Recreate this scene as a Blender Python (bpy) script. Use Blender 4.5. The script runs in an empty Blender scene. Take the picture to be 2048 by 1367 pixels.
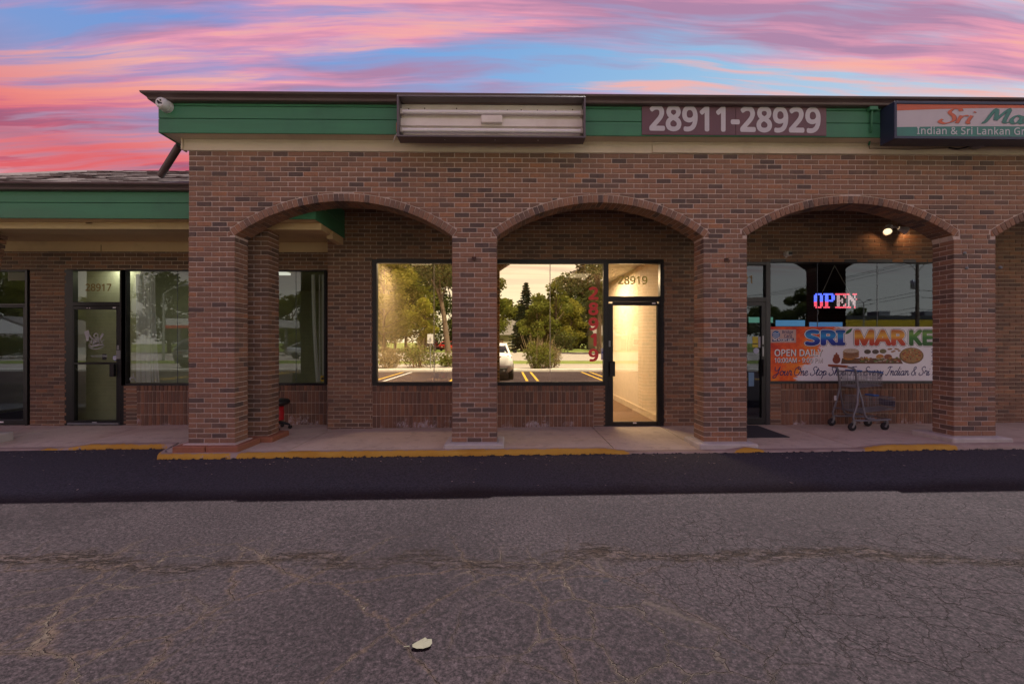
import bpy, math, random, os
from math import sin, cos, pi, radians, sqrt, atan2, floor
from mathutils import Vector, Matrix
R = random.Random(7)
S = bpy.context.scene
COL = S.collection

# ------------------------------------------------------------------ camera
F = 900.0; CX = 1024.0; CY = 683.5; TH = 0.0146; CAMY = -6.10; ZC = 1.525
cam = bpy.data.cameras.new('camera'); cam_o = bpy.data.objects.new('camera', cam); COL.objects.link(cam_o)
cam.sensor_width = 36.0; cam.lens = F / 2048 * 36.0; cam.clip_start = 0.05; cam.clip_end = 3000
cam_o.location = (0, CAMY, ZC); cam_o.rotation_euler = (radians(90), 0, -TH)
S.camera = cam_o

def ray(px, py):
    a = (px - CX) / F; b = (CY - py) / F
    return (a * cos(TH) + sin(TH), -a * sin(TH) + cos(TH), b)
def at(px, py, Y):                       # photograph pixel -> point on the plane y = Y
    d = ray(px, py); t = (Y - CAMY) / d[1]
    return (t * d[0], Y, ZC + t * d[2])
def aX(px, Y): return at(px, CY, Y)[0]
def aZ(py, Y, px=1024): return at(px, py, Y)[2]
def mir(px, py, dy):                     # pixel of a reflection -> real point, dy metres of light path
    p = at(px, py, CAMY + dy)
    return (p[0], 2 * 1.53 - (CAMY + dy), p[2])

# ------------------------------------------------------------------ world, sun, exposure
W = bpy.data.worlds.new('World'); S.world = W; W.use_nodes = True
nt = W.node_tree; nt.nodes.clear()
SUNV = Vector((-1.2, -1.46, -4.69)).normalized()
class NG:
    def __init__(s, nt): s.nt = nt
    def n(s, t, **k):
        nd = s.nt.nodes.new(t)
        ins = k.pop('ins', {})
        for a, v in k.items(): setattr(nd, a, v)
        for i, v in ins.items(): s.set(nd, i, v)
        return nd
    def set(s, nd, i, v):
        if isinstance(v, bpy.types.NodeSocket): s.nt.links.new(v, nd.inputs[i])
        else: nd.inputs[i].default_value = v
    def math(s, op, a, b=None, c=None, clamp=False):
        nd = s.n('ShaderNodeMath', operation=op, use_clamp=clamp)
        for i, v in enumerate((a, b, c)):
            if v is not None: s.set(nd, i, v)
        return nd.outputs[0]
    def mix(s, f, a, b, mode='MIX'):
        nd = s.n('ShaderNodeMix', data_type='RGBA', blend_type=mode)
        s.set(nd, 0, f)
        s.set(nd, 6, a if isinstance(a, bpy.types.NodeSocket) else (*a, 1)); s.set(nd, 7, b if isinstance(b, bpy.types.NodeSocket) else (*b, 1))
        return nd.outputs[2]
    def noise(s, vec, scale, detail=4, rough=.55, dist=0.0, out=0):
        nd = s.n('ShaderNodeTexNoise', ins={'Scale': scale, 'Detail': detail, 'Roughness': rough, 'Distortion': dist})
        if vec is not None: s.set(nd, 'Vector', vec)
        return nd.outputs[out]
    def ramp(s, f, stops, interp='LINEAR'):
        nd = s.n('ShaderNodeValToRGB'); cr = nd.color_ramp; cr.interpolation = interp
        while len(cr.elements) < len(stops): cr.elements.new(0.5)
        for e, (p, c) in zip(cr.elements, stops):
            e.position = p; e.color = (*c, 1) if isinstance(c, tuple) else (c, c, c, 1)
        s.set(nd, 0, f); return nd.outputs[0]
    def mapr(s, v, a, b, c=0.0, d=1.0):
        nd = s.n('ShaderNodeMapRange', ins={1: a, 2: b, 3: c, 4: d}); s.set(nd, 0, v); return nd.outputs[0]
    def mapping(s, vec, scale=(1, 1, 1), rot=(0, 0, 0), loc=(0, 0, 0)):
        nd = s.n('ShaderNodeMapping', ins={'Scale': scale, 'Rotation': rot, 'Location': loc}); s.set(nd, 'Vector', vec); return nd.outputs[0]

g = NG(nt)
out = g.n('ShaderNodeOutputWorld'); bg = g.n('ShaderNodeBackground')
dirv = g.n('ShaderNodeTexCoord').outputs['Generated']
sx = g.n('ShaderNodeSeparateXYZ'); g.set(sx, 0, dirv)
X_, Y_, Z_ = sx.outputs
zz = g.math('MAXIMUM', Z_, 0.0)
nish = g.n('ShaderNodeTexSky', sky_type='NISHITA', sun_disc=False)
nish.sun_elevation = math.asin(-SUNV.z); nish.sun_rotation = atan2(-SUNV.x, -SUNV.y)
# clear sky between the clouds: bright warm band added low to light the porch, blue above, paler to the right
blue_l = g.ramp(zz, [(0.0, (1.62, 1.45, 1.25)), (.17, (1.45, 1.25, 1.12)), (.36, (.28, .37, .66)), (.52, (.17, .36, .80)), (.75, (.14, .28, .66)), (1.0, (.12, .24, .56))])
blue_r = g.ramp(zz, [(0.0, (1.62, 1.48, 1.30)), (.17, (1.45, 1.30, 1.18)), (.36, (.58, .68, .83)), (.50, (.34, .60, .86)), (.75, (.18, .36, .70)), (1.0, (.12, .24, .56))])
side = g.mapr(X_, -.45, .45)
base = g.mix(side, blue_l, blue_r)
base = g.mix(.10, base, g.mix(1.0, nish.outputs[0], (.06, .06, .06), 'MULTIPLY'))
# thin streaked clouds on a plane overhead
inv = g.math('DIVIDE', 1.0, g.math('ADD', zz, .10))
pl = g.n('ShaderNodeVectorMath', operation='SCALE'); g.set(pl, 0, dirv); g.set(pl, 'Scale', inv)
warp = g.noise(g.mapping(pl.outputs[0], (.5, 1.1, .3)), 1.3, 3, .5, out=1)
wv = g.n('ShaderNodeVectorMath', operation='MULTIPLY_ADD'); g.set(wv, 0, warp); g.set(wv, 1, (.40, .30, 0)); g.set(wv, 2, pl.outputs[0])
c1 = g.noise(g.mapping(wv.outputs[0], (.50, 4.4, .2), (0, 0, .08), (3.1, 1.7, 0)), 1.0, 6, .58)
c2 = g.noise(g.mapping(wv.outputs[0], (.75, 9.5, .2), (0, 0, -.07), (7.3, 2.2, 0)), 1.0, 7, .6)
c3 = g.noise(g.mapping(wv.outputs[0], (.42, 3.2, .2), (0, 0, .06), (1.3, 8.2, 0)), 1.0, 4, .5)
low = g.mapr(zz, .30, .44, 1.0, 0.0)
lowl = g.math('MULTIPLY', low, g.mapr(X_, -.15, -.48))
cov = g.math('ADD', g.mapr(c1, .455, .575), g.math('MULTIPLY', lowl, .85), clamp=True)
fade = g.mapr(zz, .10, .26)
pinkc = g.mix(lowl, (.88, .34, .46), (.64, .075, .125))
purp = g.mix(lowl, (.46, .23, .38), (.38, .075, .15))
cloud = g.mix(g.mapr(c2, .42, .54), purp, pinkc)
orange = g.mix(lowl, (1.0, .50, .34), (.95, .24, .20))
hi = g.math('MULTIPLY', g.mapr(c2, .54, .66), g.mapr(c3, .42, .56))
cloud = g.mix(hi, cloud, orange)
skyc = g.mix(g.math('MULTIPLY', g.math('MULTIPLY', cov, .92), fade), base, cloud)
thin = g.math('MULTIPLY', g.math('MULTIPLY', g.mapr(c2, .52, .62), fade), .8)
skyc = g.mix(thin, skyc, g.mix(lowl, (1.0, .46, .38), (.80, .13, .14)))
g.set(bg, 0, skyc); bg.inputs[1].default_value = 0.49
nt.links.new(bg.outputs[0], out.inputs[0])

sun = bpy.data.lights.new('sun', 'SUN'); sun.energy = 4.9; sun.angle = radians(.53); sun.color = (1.0, .95, .90)
sun_o = bpy.data.objects.new('sun', sun); COL.objects.link(sun_o); sun_o.location = (3, 12, 40)
sun_o.rotation_euler = SUNV.to_track_quat('-Z', 'Y').to_euler()
S.view_settings.view_transform = 'Standard'; S.view_settings.look = 'None'
S.view_settings.exposure = 0.98; S.view_settings.gamma = 1.0; S.view_settings.use_curve_mapping = False
S.render.engine = 'CYCLES'; S.cycles.use_denoising = True
S.cycles.caustics_reflective = False; S.cycles.caustics_refractive = False
S.cycles.max_bounces = 8; S.cycles.transparent_max_bounces = 24; S.cycles.sample_clamp_indirect = 6.0

# ------------------------------------------------------------------ materials
MATS = {}
def new_mat(name):
    m = bpy.data.materials.new(name); m.use_nodes = True; m.node_tree.nodes.clear()
    q = NG(m.node_tree); o = q.n('ShaderNodeOutputMaterial')
    return m, q, o
def pos(q): return q.n('ShaderNodeNewGeometry').outputs['Position']
def bump(q, h, strength=.3, dist=.01):
    b = q.n('ShaderNodeBump', ins={'Strength': strength, 'Distance': dist}); q.set(b, 'Height', h); return b.outputs[0]
def M(name, col, rough=.6, var=.15, nscale=6.0, fine=60.0, bmp=.15, metal=0.0, dirt=None, dirt_amt=.5, dscale=1.3, stretch=(1, 1, 1), emit=None, estr=0, trans=0, coat=0):
    if name in MATS: return MATS[name]
    m, q, o = new_mat(name)
    p = q.n('ShaderNodeBsdfPrincipled'); pp = q.mapping(pos(q), stretch)
    n1 = q.noise(pp, nscale, 5, .6); n2 = q.noise(pp, fine, 3, .6)
    c = q.mix(q.mapr(n1, .3, .7), tuple(x * (1 - var) for x in col), tuple(min(1, x * (1 + var)) for x in col))
    c = q.mix(q.math('MULTIPLY', q.mapr(n2, .35, .7), var * .8), c, tuple(x * .55 for x in col))
    if dirt:
        n3 = q.noise(pos(q), dscale, 7, .68)
        c = q.mix(q.math('MULTIPLY', q.mapr(n3, .5, .72), dirt_amt), c, dirt)
    q.set(p, 'Base Color', c); q.set(p, 'Roughness', q.mapr(n1, .2, .8, max(0, rough - .08), min(1, rough + .08)))
    p.inputs['Metallic'].default_value = metal
    if coat: p.inputs['Coat Weight'].default_value = coat
    if bmp: q.set(p, 'Normal', bump(q, n2, bmp, .004))
    if emit: p.inputs['Emission Color'].default_value = (*emit, 1); p.inputs['Emission Strength'].default_value = estr
    m.node_tree.links.new(p.outputs[0], o.inputs[0]); MATS[name] = m; return m

def brick_mat(name, ramp, white=False, gain=1.0):
    m, q, o = new_mat(name); p = q.n('ShaderNodeBsdfPrincipled')
    tone = q.n('ShaderNodeAttribute', attribute_name='tone').outputs['Fac']
    P = pos(q)
    n1 = q.noise(P, 9, 4, .6); n2 = q.noise(P, 70, 4, .65); n3 = q.noise(P, 1.1, 5, .6)
    c = q.ramp(q.math('ADD', tone, q.mapr(n1, .3, .7, -.05, .05)), [(i[0], tuple(x * gain for x in i[1])) for i in ramp])
    c = q.mix(q.math('MULTIPLY', q.mapr(n2, .42, .7), .5), c, q.mix(1.0, c, (.58, .50, .46), 'MULTIPLY'))
    c = q.mix(q.math('MULTIPLY', q.mapr(n3, .5, .72), .35), c, tuple(x * gain for x in (.12, .075, .055)))
    n4 = q.noise(P, 16, 5, .7)
    c = q.mix(q.math('MULTIPLY', q.mapr(n4, .66, .78), .35), c, (.38, .31, .27))
    if white:
        sz = q.n('ShaderNodeSeparateXYZ'); q.set(sz, 0, P)
        edge = q.math('ADD', sz.outputs[2], q.mapr(q.noise(P, 5.5, 6, .7), .25, .75, -.24, .24))
        w = q.math('MULTIPLY', q.mapr(edge, .19, .13), q.math('MULTIPLY', q.mapr(q.noise(q.mapping(P, (1.4, 1, 1)), 2.1, 3, .5), .47, .58), q.mapr(q.noise(q.mapping(P, (3, 3, 1.2)), 14, 4, .7), .40, .56)))
        c = q.mix(q.math('MULTIPLY', w, .8), c, (.56, .51, .52))
    q.set(p, 'Base Color', c); p.inputs['Roughness'].default_value = .82
    q.set(p, 'Normal', bump(q, q.math('ADD', n2, q.math('MULTIPLY', n1, .6)), .5, .004))
    m.node_tree.links.new(p.outputs[0], o.inputs[0]); return m
RAMP_F = [(0, (.115, .084, .070)), (.08, (.150, .103, .080)), (.17, (.200, .128, .091)), (.30, (.255, .150, .098)), (.55, (.295, .168, .106)), (.75, (.345, .188, .112)), (.9, (.28, .156, .100)), (1, (.40, .198, .102))]
RAMP_B = [(0, (.125, .084, .060)), (.25, (.18, .108, .070)), (.6, (.23, .132, .080)), (.85, (.275, .152, .088)), (1, (.31, .166, .088))]
B_FRONT = brick_mat('brick_red_brown', RAMP_F, gain=1.03)
B_WALL = brick_mat('brick_shop_wall', RAMP_B, gain=1.12)
B_SOLD = brick_mat('brick_soldier', [(0, (.14, .085, .058)), (.5, (.22, .120, .074)), (1, (.30, .150, .082))], white=True)
B_PLINTH = M('terracotta_cap', (.36, .145, .075), .75, .2, 14, 90, .4, stretch=(1, 1, 6), dirt=(.2, .12, .09), dirt_amt=.5)
MORTAR = M('mortar_light', (.60, .49, .41), .95, .15, 18, 140, .5, dirt=(.25, .17, .13), dirt_amt=.6)
MORTAR_B = M('mortar_shop', (.52, .42, .32), .95, .2, 18, 140, .5, dirt=(.18, .12, .09), dirt_amt=.7)
GREEN = M('green_paint', (.055, .235, .115), .55, .12, 2.2, 50, .12, stretch=(.25, 1, 3), dirt=(.04, .13, .08), dirt_amt=.45)
CREAM = M('cream_paint', (.72, .63, .47), .6, .08, 2, 50, .1, stretch=(.3, 1, 3), dirt=(.34, .27, .18), dirt_amt=.4)
YCREAM = M('yellowed_cream_paint', (.74, .57, .30), .6, .08, 2, 50, .1, stretch=(.3, 1, 2), dirt=(.42, .29, .13), dirt_amt=.5)
GUTTER = M('brown_gutter_metal', (.105, .068, .065), .38, .1, 3, 40, .03, dirt=(.16, .12, .11), dirt_amt=.4)
BLACKF = M('black_anodised_frame', (.012, .012, .014), .35, .2, 5, 60, .04)
DARKIN = M('dark_ceiling_board', (.035, .028, .024), .9, .2)
SHINGLE = M('asphalt_shingle', (.105, .078, .068), .95, .2, 7, 120, .6, dirt=(.07, .052, .047), dirt_amt=.4, dscale=5)
CONCRETE = None
STEELG = M('grey_metal', (.30, .31, .33), .38, .12, 20, 90, .05, metal=.75)
CARTG = M('cart_grey_enamel', (.23, .24, .27), .4, .12, 20, 90, .05, metal=.3)
WHITEP = M('white_plastic', (.72, .72, .70), .4, .05)
RUBBER = M('black_rubber', (.018, .018, .02), .75, .2)
BLUEP = M('blue_plastic', (.02, .15, .50), .4, .1)
REDP = M('red_plastic', (.55, .02, .03), .35, .1)
BLACKP = M('black_plastic', (.012, .012, .013), .45, .2)

def concrete_mat():
    m, q, o = new_mat('pavement_concrete'); p = q.n('ShaderNodeBsdfPrincipled'); P = pos(q)
    n1 = q.noise(P, .9, 6, .62); n2 = q.noise(P, 6, 6, .65); n3 = q.noise(P, 130, 3, .6)
    c = q.ramp(n1, [(.25, (.47, .39, .29)), (.5, (.62, .53, .41)), (.75, (.70, .61, .49))])
    c = q.mix(q.math('MULTIPLY', q.mapr(n2, .52, .75), .5), c, (.24, .17, .13))
    c = q.mix(q.math('MULTIPLY', q.mapr(n3, .4, .75), .35), c, (.2, .16, .13))
    q.set(p, 'Base Color', c); p.inputs['Roughness'].default_value = .88
    q.set(p, 'Normal', bump(q, q.math('ADD', n3, n2), .35, .004))
    m.node_tree.links.new(p.outputs[0], o.inputs[0]); return m
CONCRETE = concrete_mat()
CONC_GREY = M('grey_concrete_plinth', (.56, .53, .47), .9, .14, 5, 120, .5, dirt=(.36, .32, .27), dirt_amt=.5)

def kerb_mat():
    m, q, o = new_mat('kerb_concrete_yellow_paint'); p = q.n('ShaderNodeBsdfPrincipled'); P = pos(q)
    a = q.n('ShaderNodeAttribute', attribute_name='paint').outputs['Fac']
    n1 = q.noise(P, 13, 6, .7); n2 = q.noise(P, 3, 5, .6); n3 = q.noise(P, 120, 3)
    conc = q.ramp(n2, [(.3, (.28, .21, .16)), (.7, (.44, .35, .29))])
    yel = q.ramp(n2, [(.3, (.50, .26, .02)), (.7, (.60, .36, .045))])
    sz = q.n('ShaderNodeSeparateXYZ'); q.set(sz, 0, P)
    mask = q.mapr(q.math('SUBTRACT', q.math('MULTIPLY', a, 1.08), q.math('ADD', q.math('MULTIPLY', q.mapr(n1, .3, .7), .55), q.math('MULTIPLY', q.mapr(n2, .35, .7), .42))), .03, .12)
    c = q.mix(mask, conc, yel)
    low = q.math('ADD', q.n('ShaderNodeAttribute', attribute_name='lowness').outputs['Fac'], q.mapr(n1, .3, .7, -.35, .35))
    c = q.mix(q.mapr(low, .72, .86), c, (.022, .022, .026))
    q.set(p, 'Base Color', c); p.inputs['Roughness'].default_value = .75
    q.set(p, 'Normal', bump(q, q.math('ADD', n3, n1), .5, .005))
    m.node_tree.links.new(p.outputs[0], o.inputs[0]); return m
KERBM = kerb_mat()

def asphalt_mat():
    m, q, o = new_mat('cracked_asphalt'); p = q.n('ShaderNodeBsdfPrincipled'); P = pos(q)
    sep = q.n('ShaderNodeSeparateXYZ'); q.set(sep, 0, P); x, y, z = sep.outputs
    n1 = q.noise(P, .8, 5, .6); grit = q.math('ADD', q.math('MULTIPLY', q.noise(P, 42, 3, .7), .55), q.math('MULTIPLY', q.noise(P, 105, 3, .75), .45)); mid = q.noise(P, 28, 5, .65)
    wn = q.noise(P, 1.7, 5, .6, out=1); wn2 = q.noise(P, 9, 4, .6, out=1)
    def warp(a1, a2):
        v = q.n('ShaderNodeVectorMath', operation='MULTIPLY_ADD'); q.set(v, 0, wn); q.set(v, 1, (a1, a1, 0)); q.set(v, 2, P)
        w = q.n('ShaderNodeVectorMath', operation='MULTIPLY_ADD'); q.set(w, 0, wn2); q.set(w, 1, (a2, a2, 0)); q.set(w, 2, v.outputs[0]); return w.outputs[0]
    def vor(vec, sc):
        v = q.n('ShaderNodeTexVoronoi', feature='DISTANCE_TO_EDGE', ins={'Scale': sc, 'Randomness': 1.0}); q.set(v, 'Vector', vec); return v.outputs[0]
    c = q.ramp(n1, [(.3, (.0250, .0172, .0200)), (.7, (.0430, .0305, .0340))])
    c = q.mix(q.mapr(grit, .43, .55), (.0085, .0058, .0070), c)
    c = q.mix(q.math('MULTIPLY', q.mapr(grit, .56, .66), .70), c, (.082, .062, .067))
    c = q.mix(q.math('MULTIPLY', q.mapr(mid, .55, .75), .3), c, (.066, .058, .058))
    c = q.mix(q.mapr(q.noise(P, .33, 4, .6), .38, .62), q.mix(1.0, c, (.78, .74, .76), 'MULTIPLY'), c)
    c = q.mix(q.mapr(y, -6.8, -8.2), c, q.mix(1.0, c, (2.1, 2.0, 1.9), 'MULTIPLY'))  # lot behind the camera painted lighter so its reflection reads brighter
    # strip inside the cast shadow, painted lighter and bluer to lift the shade
    shade_lift = q.mapr(q.math('ADD', y, q.mapr(q.noise(P, .7, 3), .3, .7, -.10, .10)), -1.72, -1.42)
    c = q.mix(q.math('MULTIPLY', shade_lift, .75), c, q.mix(q.mapr(grit, .40, .60), (.034, .034, .040), (.105, .103, .116)))
    vA = vor(warp(.20, .12), 1.25); vB = vor(warp(.30, .10), 2.7); vC = vor(q.mapping(warp(.22, .08), (1.45, .72, 1), (0, 0, .55)), 6.0)
    zone = q.mapr(y, -2.55, -3.0)
    right = q.mapr(x, .2, 1.6)
    patch = q.mapr(q.noise(P, .55, 3, .5), .42, .56)
    wid = q.mapr(q.noise(P, 3.1, 3), .3, .7, .006, .022)
    brk = q.mapr(q.noise(P, 11, 4, .65), .40, .50)
    kA = q.math('MULTIPLY', q.mapr(vA, .0048, .001), zone)
    kB = q.math('MULTIPLY', q.math('MULTIPLY', q.mapr(vB, .010, .003), zone), patch)
    kC = q.math('MULTIPLY', q.math('MULTIPLY', q.mapr(vC, .017, .005), q.mapr(y, -1.95, -2.4)), q.math('MULTIPLY', right, q.mapr(q.noise(P, .8, 3, .5), .47, .56)))
    halo = q.math('MULTIPLY', q.math('MULTIPLY', q.mapr(vA, .026, .0), zone), q.math('SUBTRACT', 1.0, right))
    haloB = q.math('MULTIPLY', q.math('MULTIPLY', q.mapr(vB, .045, .0), zone), q.math('MULTIPLY', patch, q.math('SUBTRACT', 1.0, right)))
    lite = q.mapr(mid, .35, .68)
    # sand washed into the cracks on one side, open dark cracks on the other
    c = q.mix(q.math('MULTIPLY', halo, q.math('MULTIPLY', lite, .62)), c, (.082, .049, .031))
    c = q.mix(q.math('MULTIPLY', haloB, q.math('MULTIPLY', lite, .6)), c, (.09, .060, .042))
    crk = q.math('MAXIMUM', q.math('MULTIPLY', kA, brk), q.math('MAXIMUM', q.math('MULTIPLY', kB, .85), q.math('MULTIPLY', kC, .8)))
    crkc = q.mix(right, q.mix(q.mapr(n1, .4, .6), (.115, .088, .068), (.020, .011, .008)), (.020, .013, .012))
    c = q.mix(q.math('MULTIPLY', crk, q.math('ADD', .70, q.math('MULTIPLY', right, .10))), c, crkc)
    # long broken seam along the lot
    seam = q.math('ABSOLUTE', q.math('ADD', q.math('ADD', y, 3.02), q.math('ADD', q.math('MULTIPLY', x, .015), q.mapr(q.noise(P, 1.1, 5, .65), .2, .8, -.28, .28))))
    sband = q.math('MULTIPLY', q.mapr(seam, .13, .02), q.mapr(q.noise(P, .9, 3, .5), .36, .52))
    scr = q.math('MULTIPLY', q.mapr(q.noise(q.mapping(P, (1, 3.2, 1)), 7.5, 6, .75), .50, .56), sband)
    c = q.mix(q.math('MULTIPLY', sband, q.math('MULTIPLY', lite, .5)), c, (.075, .046, .032))
    c = q.mix(q.math('MULTIPLY', scr, .9), c, (.018, .009, .006))
    fine = q.mapr(q.math('ABSOLUTE', q.math('SUBTRACT', seam, .045)), .010, .003)
    c = q.mix(q.math('MULTIPLY', fine, .85), c, (.014, .008, .006))
    tar = q.math('MULTIPLY', q.mapr(q.noise(P, 11, 4, .6), .685, .70), q.mapr(q.noise(P, 1.3, 2), .56, .63))
    c = q.mix(tar, c, (.012, .012, .016))
    q.set(p, 'Base Color', c); q.set(p, 'Roughness', q.mapr(grit, .3, .7, .8, .97)); p.inputs['Specular IOR Level'].default_value = .2
    h = q.math('SUBTRACT', q.math('ADD', q.math('MULTIPLY', grit, .55), q.math('MULTIPLY', mid, .25)), q.math('MULTIPLY', q.math('MAXIMUM', crk, scr), .9))
    q.set(p, 'Normal', bump(q, h, 1.0, .016))
    m.node_tree.links.new(p.outputs[0], o.inputs[0]); return m
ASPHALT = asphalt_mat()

def glass_mat(name, refl, refl_col, tint):
    m, q, o = new_mat(name)
    gl = q.n('ShaderNodeBsdfGlossy', ins={'Color': (*refl_col, 1), 'Roughness': 0.0}); tr = q.n('ShaderNodeBsdfTransparent', ins={'Color': (*tint, 1)})
    lw = q.n('ShaderNodeLayerWeight', ins={'Blend': .25})
    f = q.mapr(lw.outputs['Fresnel'], 0.0, 1.0, refl, 1.0)
    mx = q.n('ShaderNodeMixShader'); q.set(mx, 0, f); q.set(mx, 1, tr.outputs[0]); q.set(mx, 2, gl.outputs[0])
    q.nt.links.new(mx.outputs[0], o.inputs[0]); return m
G_GOLD = glass_mat('gold_mirror_film_glass', .86, (1.0, .88, .60), (1.0, .88, .70))
G_DOOR = glass_mat('filmed_door_glass', .34, (1.0, .84, .56), (1.0, .92, .78))
G_DARK = glass_mat('shop_glass', .068, (.78, .90, 1.0), (.74, .78, .74))
G_GREEN = glass_mat('greenish_glass', .075, (.88, .95, .92), (.86, .90, .78))
def glow(name, col, strength):
    m, q, o = new_mat(name); e = q.n('ShaderNodeEmission', ins={'Color': (*col, 1), 'Strength': strength}); q.nt.links.new(e.outputs[0], o.inputs[0]); return m

# ------------------------------------------------------------------ object helpers
OFF = {}
def props(o, label=None, cat=None, group=None, kind=None):
    if label: o['label'] = label
    if cat: o['category'] = cat
    if group: o['group'] = group
    if kind: o['kind'] = kind
    return o
def thing(name, loc, label, cat, group=None, rz=0):
    o = bpy.data.objects.new(name, None); COL.objects.link(o); o.location = loc; o.empty_display_size = .1; o.rotation_euler = (0, 0, rz)
    OFF[o.name] = Vector(loc) if not rz else Vector((0, 0, 0))
    return props(o, label, cat, group)
def link(name, me, parent=None, loc=None):
    o = bpy.data.objects.new(name, me); COL.objects.link(o)
    if parent: o.parent = parent
    if loc is not None: o.location = loc
    return o
class MB:
    def __init__(s): s.v = []; s.f = []; s.sm = []; s.at = {}
    def add(s, vs, fs, smooth=False):
        b = len(s.v); s.v += [tuple(v) for v in vs]; s.f += [[i + b for i in f] for f in fs]; s.sm += [smooth] * len(fs); return s
    def attr(s, name, val, n):                     # per-face values of the n last faces
        a = s.at.setdefault(name, []); a += [0.0] * (len(s.f) - n - len(a)); a += [val] * n
    def box(s, x0, x1, y0, y1, z0, z1, bev=0.0):
        if bev <= 0:
            vs = [(x, y, z) for x in (x0, x1) for y in (y0, y1) for z in (z0, z1)]
            return s.add(vs, [(0, 1, 3, 2), (4, 6, 7, 5), (0, 4, 5, 1), (2, 3, 7, 6), (0, 2, 6, 4), (1, 5, 7, 3)])
        b = min(bev, (x1 - x0) * .45, (y1 - y0) * .45, (z1 - z0) * .45)
        vs = []; ix = {}
        X = (x0, x1); Y = (y0, y1); Z = (z0, z1)
        for i in (0, 1):
            for j in (0, 1):
                for k in (0, 1):
                    sx, sy, sz = (b, -b)[i], (b, -b)[j], (b, -b)[k]
                    for a, p in enumerate(((X[i], Y[j] + sy, Z[k] + sz), (X[i] + sx, Y[j], Z[k] + sz), (X[i] + sx, Y[j] + sy, Z[k]))):
                        ix[i, j, k, a] = len(vs); vs.append(p)
        fs = []
        for i in (0, 1): fs.append([ix[i, j, k, 0] for j, k in ((0, 0), (0, 1), (1, 1), (1, 0))])
        for j in (0, 1): fs.append([ix[i, j, k, 1] for i, k in ((0, 0), (0, 1), (1, 1), (1, 0))])
        for k in (0, 1): fs.append([ix[i, j, k, 2] for i, j in ((0, 0), (0, 1), (1, 1), (1, 0))])
        for i in (0, 1):
            for j in (0, 1): fs.append([ix[i, j, 0, 0], ix[i, j, 1, 0], ix[i, j, 1, 1], ix[i, j, 0, 1]])
        for i in (0, 1):
            for k in (0, 1): fs.append([ix[i, 0, k, 0], ix[i, 1, k, 0], ix[i, 1, k, 2], ix[i, 0, k, 2]])
        for j in (0, 1):
            for k in (0, 1): fs.append([ix[0, j, k, 1], ix[1, j, k, 1], ix[1, j, k, 2], ix[0, j, k, 2]])
        for i in (0, 1):
            for j in (0, 1):
                for k in (0, 1): fs.append([ix[i, j, k, 0], ix[i, j, k, 1], ix[i, j, k, 2]])
        return s.add(vs, fs)
    def tube(s, pts, r, n=8, caps=True):
        pts = [Vector(p) for p in pts]; rs = r if isinstance(r, (list, tuple)) else [r] * len(pts)
        vs = []; fs = []; prev = None
        for i, p in enumerate(pts):
            t = (pts[min(i + 1, len(pts) - 1)] - pts[max(i - 1, 0)])
            if t.length < 1e-9: t = Vector((0, 0, 1))
            t.normalize()
            a = prev if prev is not None else (Vector((0, 0, 1)) if abs(t.z) < .9 else Vector((1, 0, 0)))
            u = (a - t * a.dot(t))
            if u.length < 1e-6: u = t.orthogonal()
            u.normalize(); w = t.cross(u); prev = u
            for k in range(n):
                an = 2 * pi * k / n; vs.append(p + (u * cos(an) + w * sin(an)) * rs[i])
        for i in range(len(pts) - 1):
            for k in range(n): fs.append((i * n + k, i * n + (k + 1) % n, (i + 1) * n + (k + 1) % n, (i + 1) * n + k))
        s.add(vs, fs, True)
        if caps: s.add(vs[:n], [list(range(n))[::-1]]); s.add(vs[-n:], [list(range(n))])
        return s
    def prism(s, poly, fn, d0, d1, ch=0.0):         # poly in (u, v); fn(u, v, d) -> point; d0 front, d1 back
        n = len(poly)
        cx = sum(p[0] for p in poly) / n; cy = sum(p[1] for p in poly) / n
        if ch > 0:
            ins = []
            for (u, v) in poly:
                dx, dy = cx - u, cy - v; ins.append((u + max(-ch, min(ch, dx * .4)), v + max(-ch, min(ch, dy * .4))))
            sg = 1 if d1 > d0 else -1
            vs = [fn(u, v, d0) for u, v in ins] + [fn(u, v, d0 + sg * ch) for u, v in poly] + [fn(u, v, d1) for u, v in poly]; k = 3
        else:
            vs = [fn(u, v, d0) for u, v in poly] + [fn(u, v, d1) for u, v in poly]; k = 2
        fs = [list(range(n))]
        for r in range(k - 1):
            for i in range(n): fs.append((r * n + i, r * n + (i + 1) % n, (r + 1) * n + (i + 1) % n, (r + 1) * n + i))
        fs.append(list(range((k - 1) * n, k * n))[::-1])
        return s.add(vs, fs)
    def lathe(s, prof, c=(0, 0, 0), n=16, axis='Z'):
        vs = []; fs = []
        for (r, h) in prof:
            for k in range(n):
                a = 2 * pi * k / n; p = (r * cos(a), r * sin(a), h)
                if axis == 'Y': p = (p[0], p[2], p[1])
                if axis == 'X': p = (p[2], p[0], p[1])
                vs.append((p[0] + c[0], p[1] + c[1], p[2] + c[2]))
        m = len(prof)
        for i in range(m - 1):
            for k in range(n): fs.append((i * n + k, i * n + (k + 1) % n, (i + 1) * n + (k + 1) % n, (i + 1) * n + k))
        s.add(vs, fs, True); s.add(vs[:n], [list(range(n))]); s.add(vs[-n:], [list(range(n))]); return s
    def mesh(s, name, mat, off=(0, 0, 0)):
        me = bpy.data.meshes.new(name)
        me.from_pydata([(v[0] - off[0], v[1] - off[1], v[2] - off[2]) for v in s.v], [], s.f)
        if any(s.sm): me.polygons.foreach_set('use_smooth', s.sm)
        for k, a in s.at.items():
            a = a + [0.0] * (len(s.f) - len(a))
            at_ = me.attributes.new(k, 'FLOAT', 'FACE'); at_.data.foreach_set('value', a)
        if mat: me.materials.append(mat)
        me.update(); return me
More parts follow.
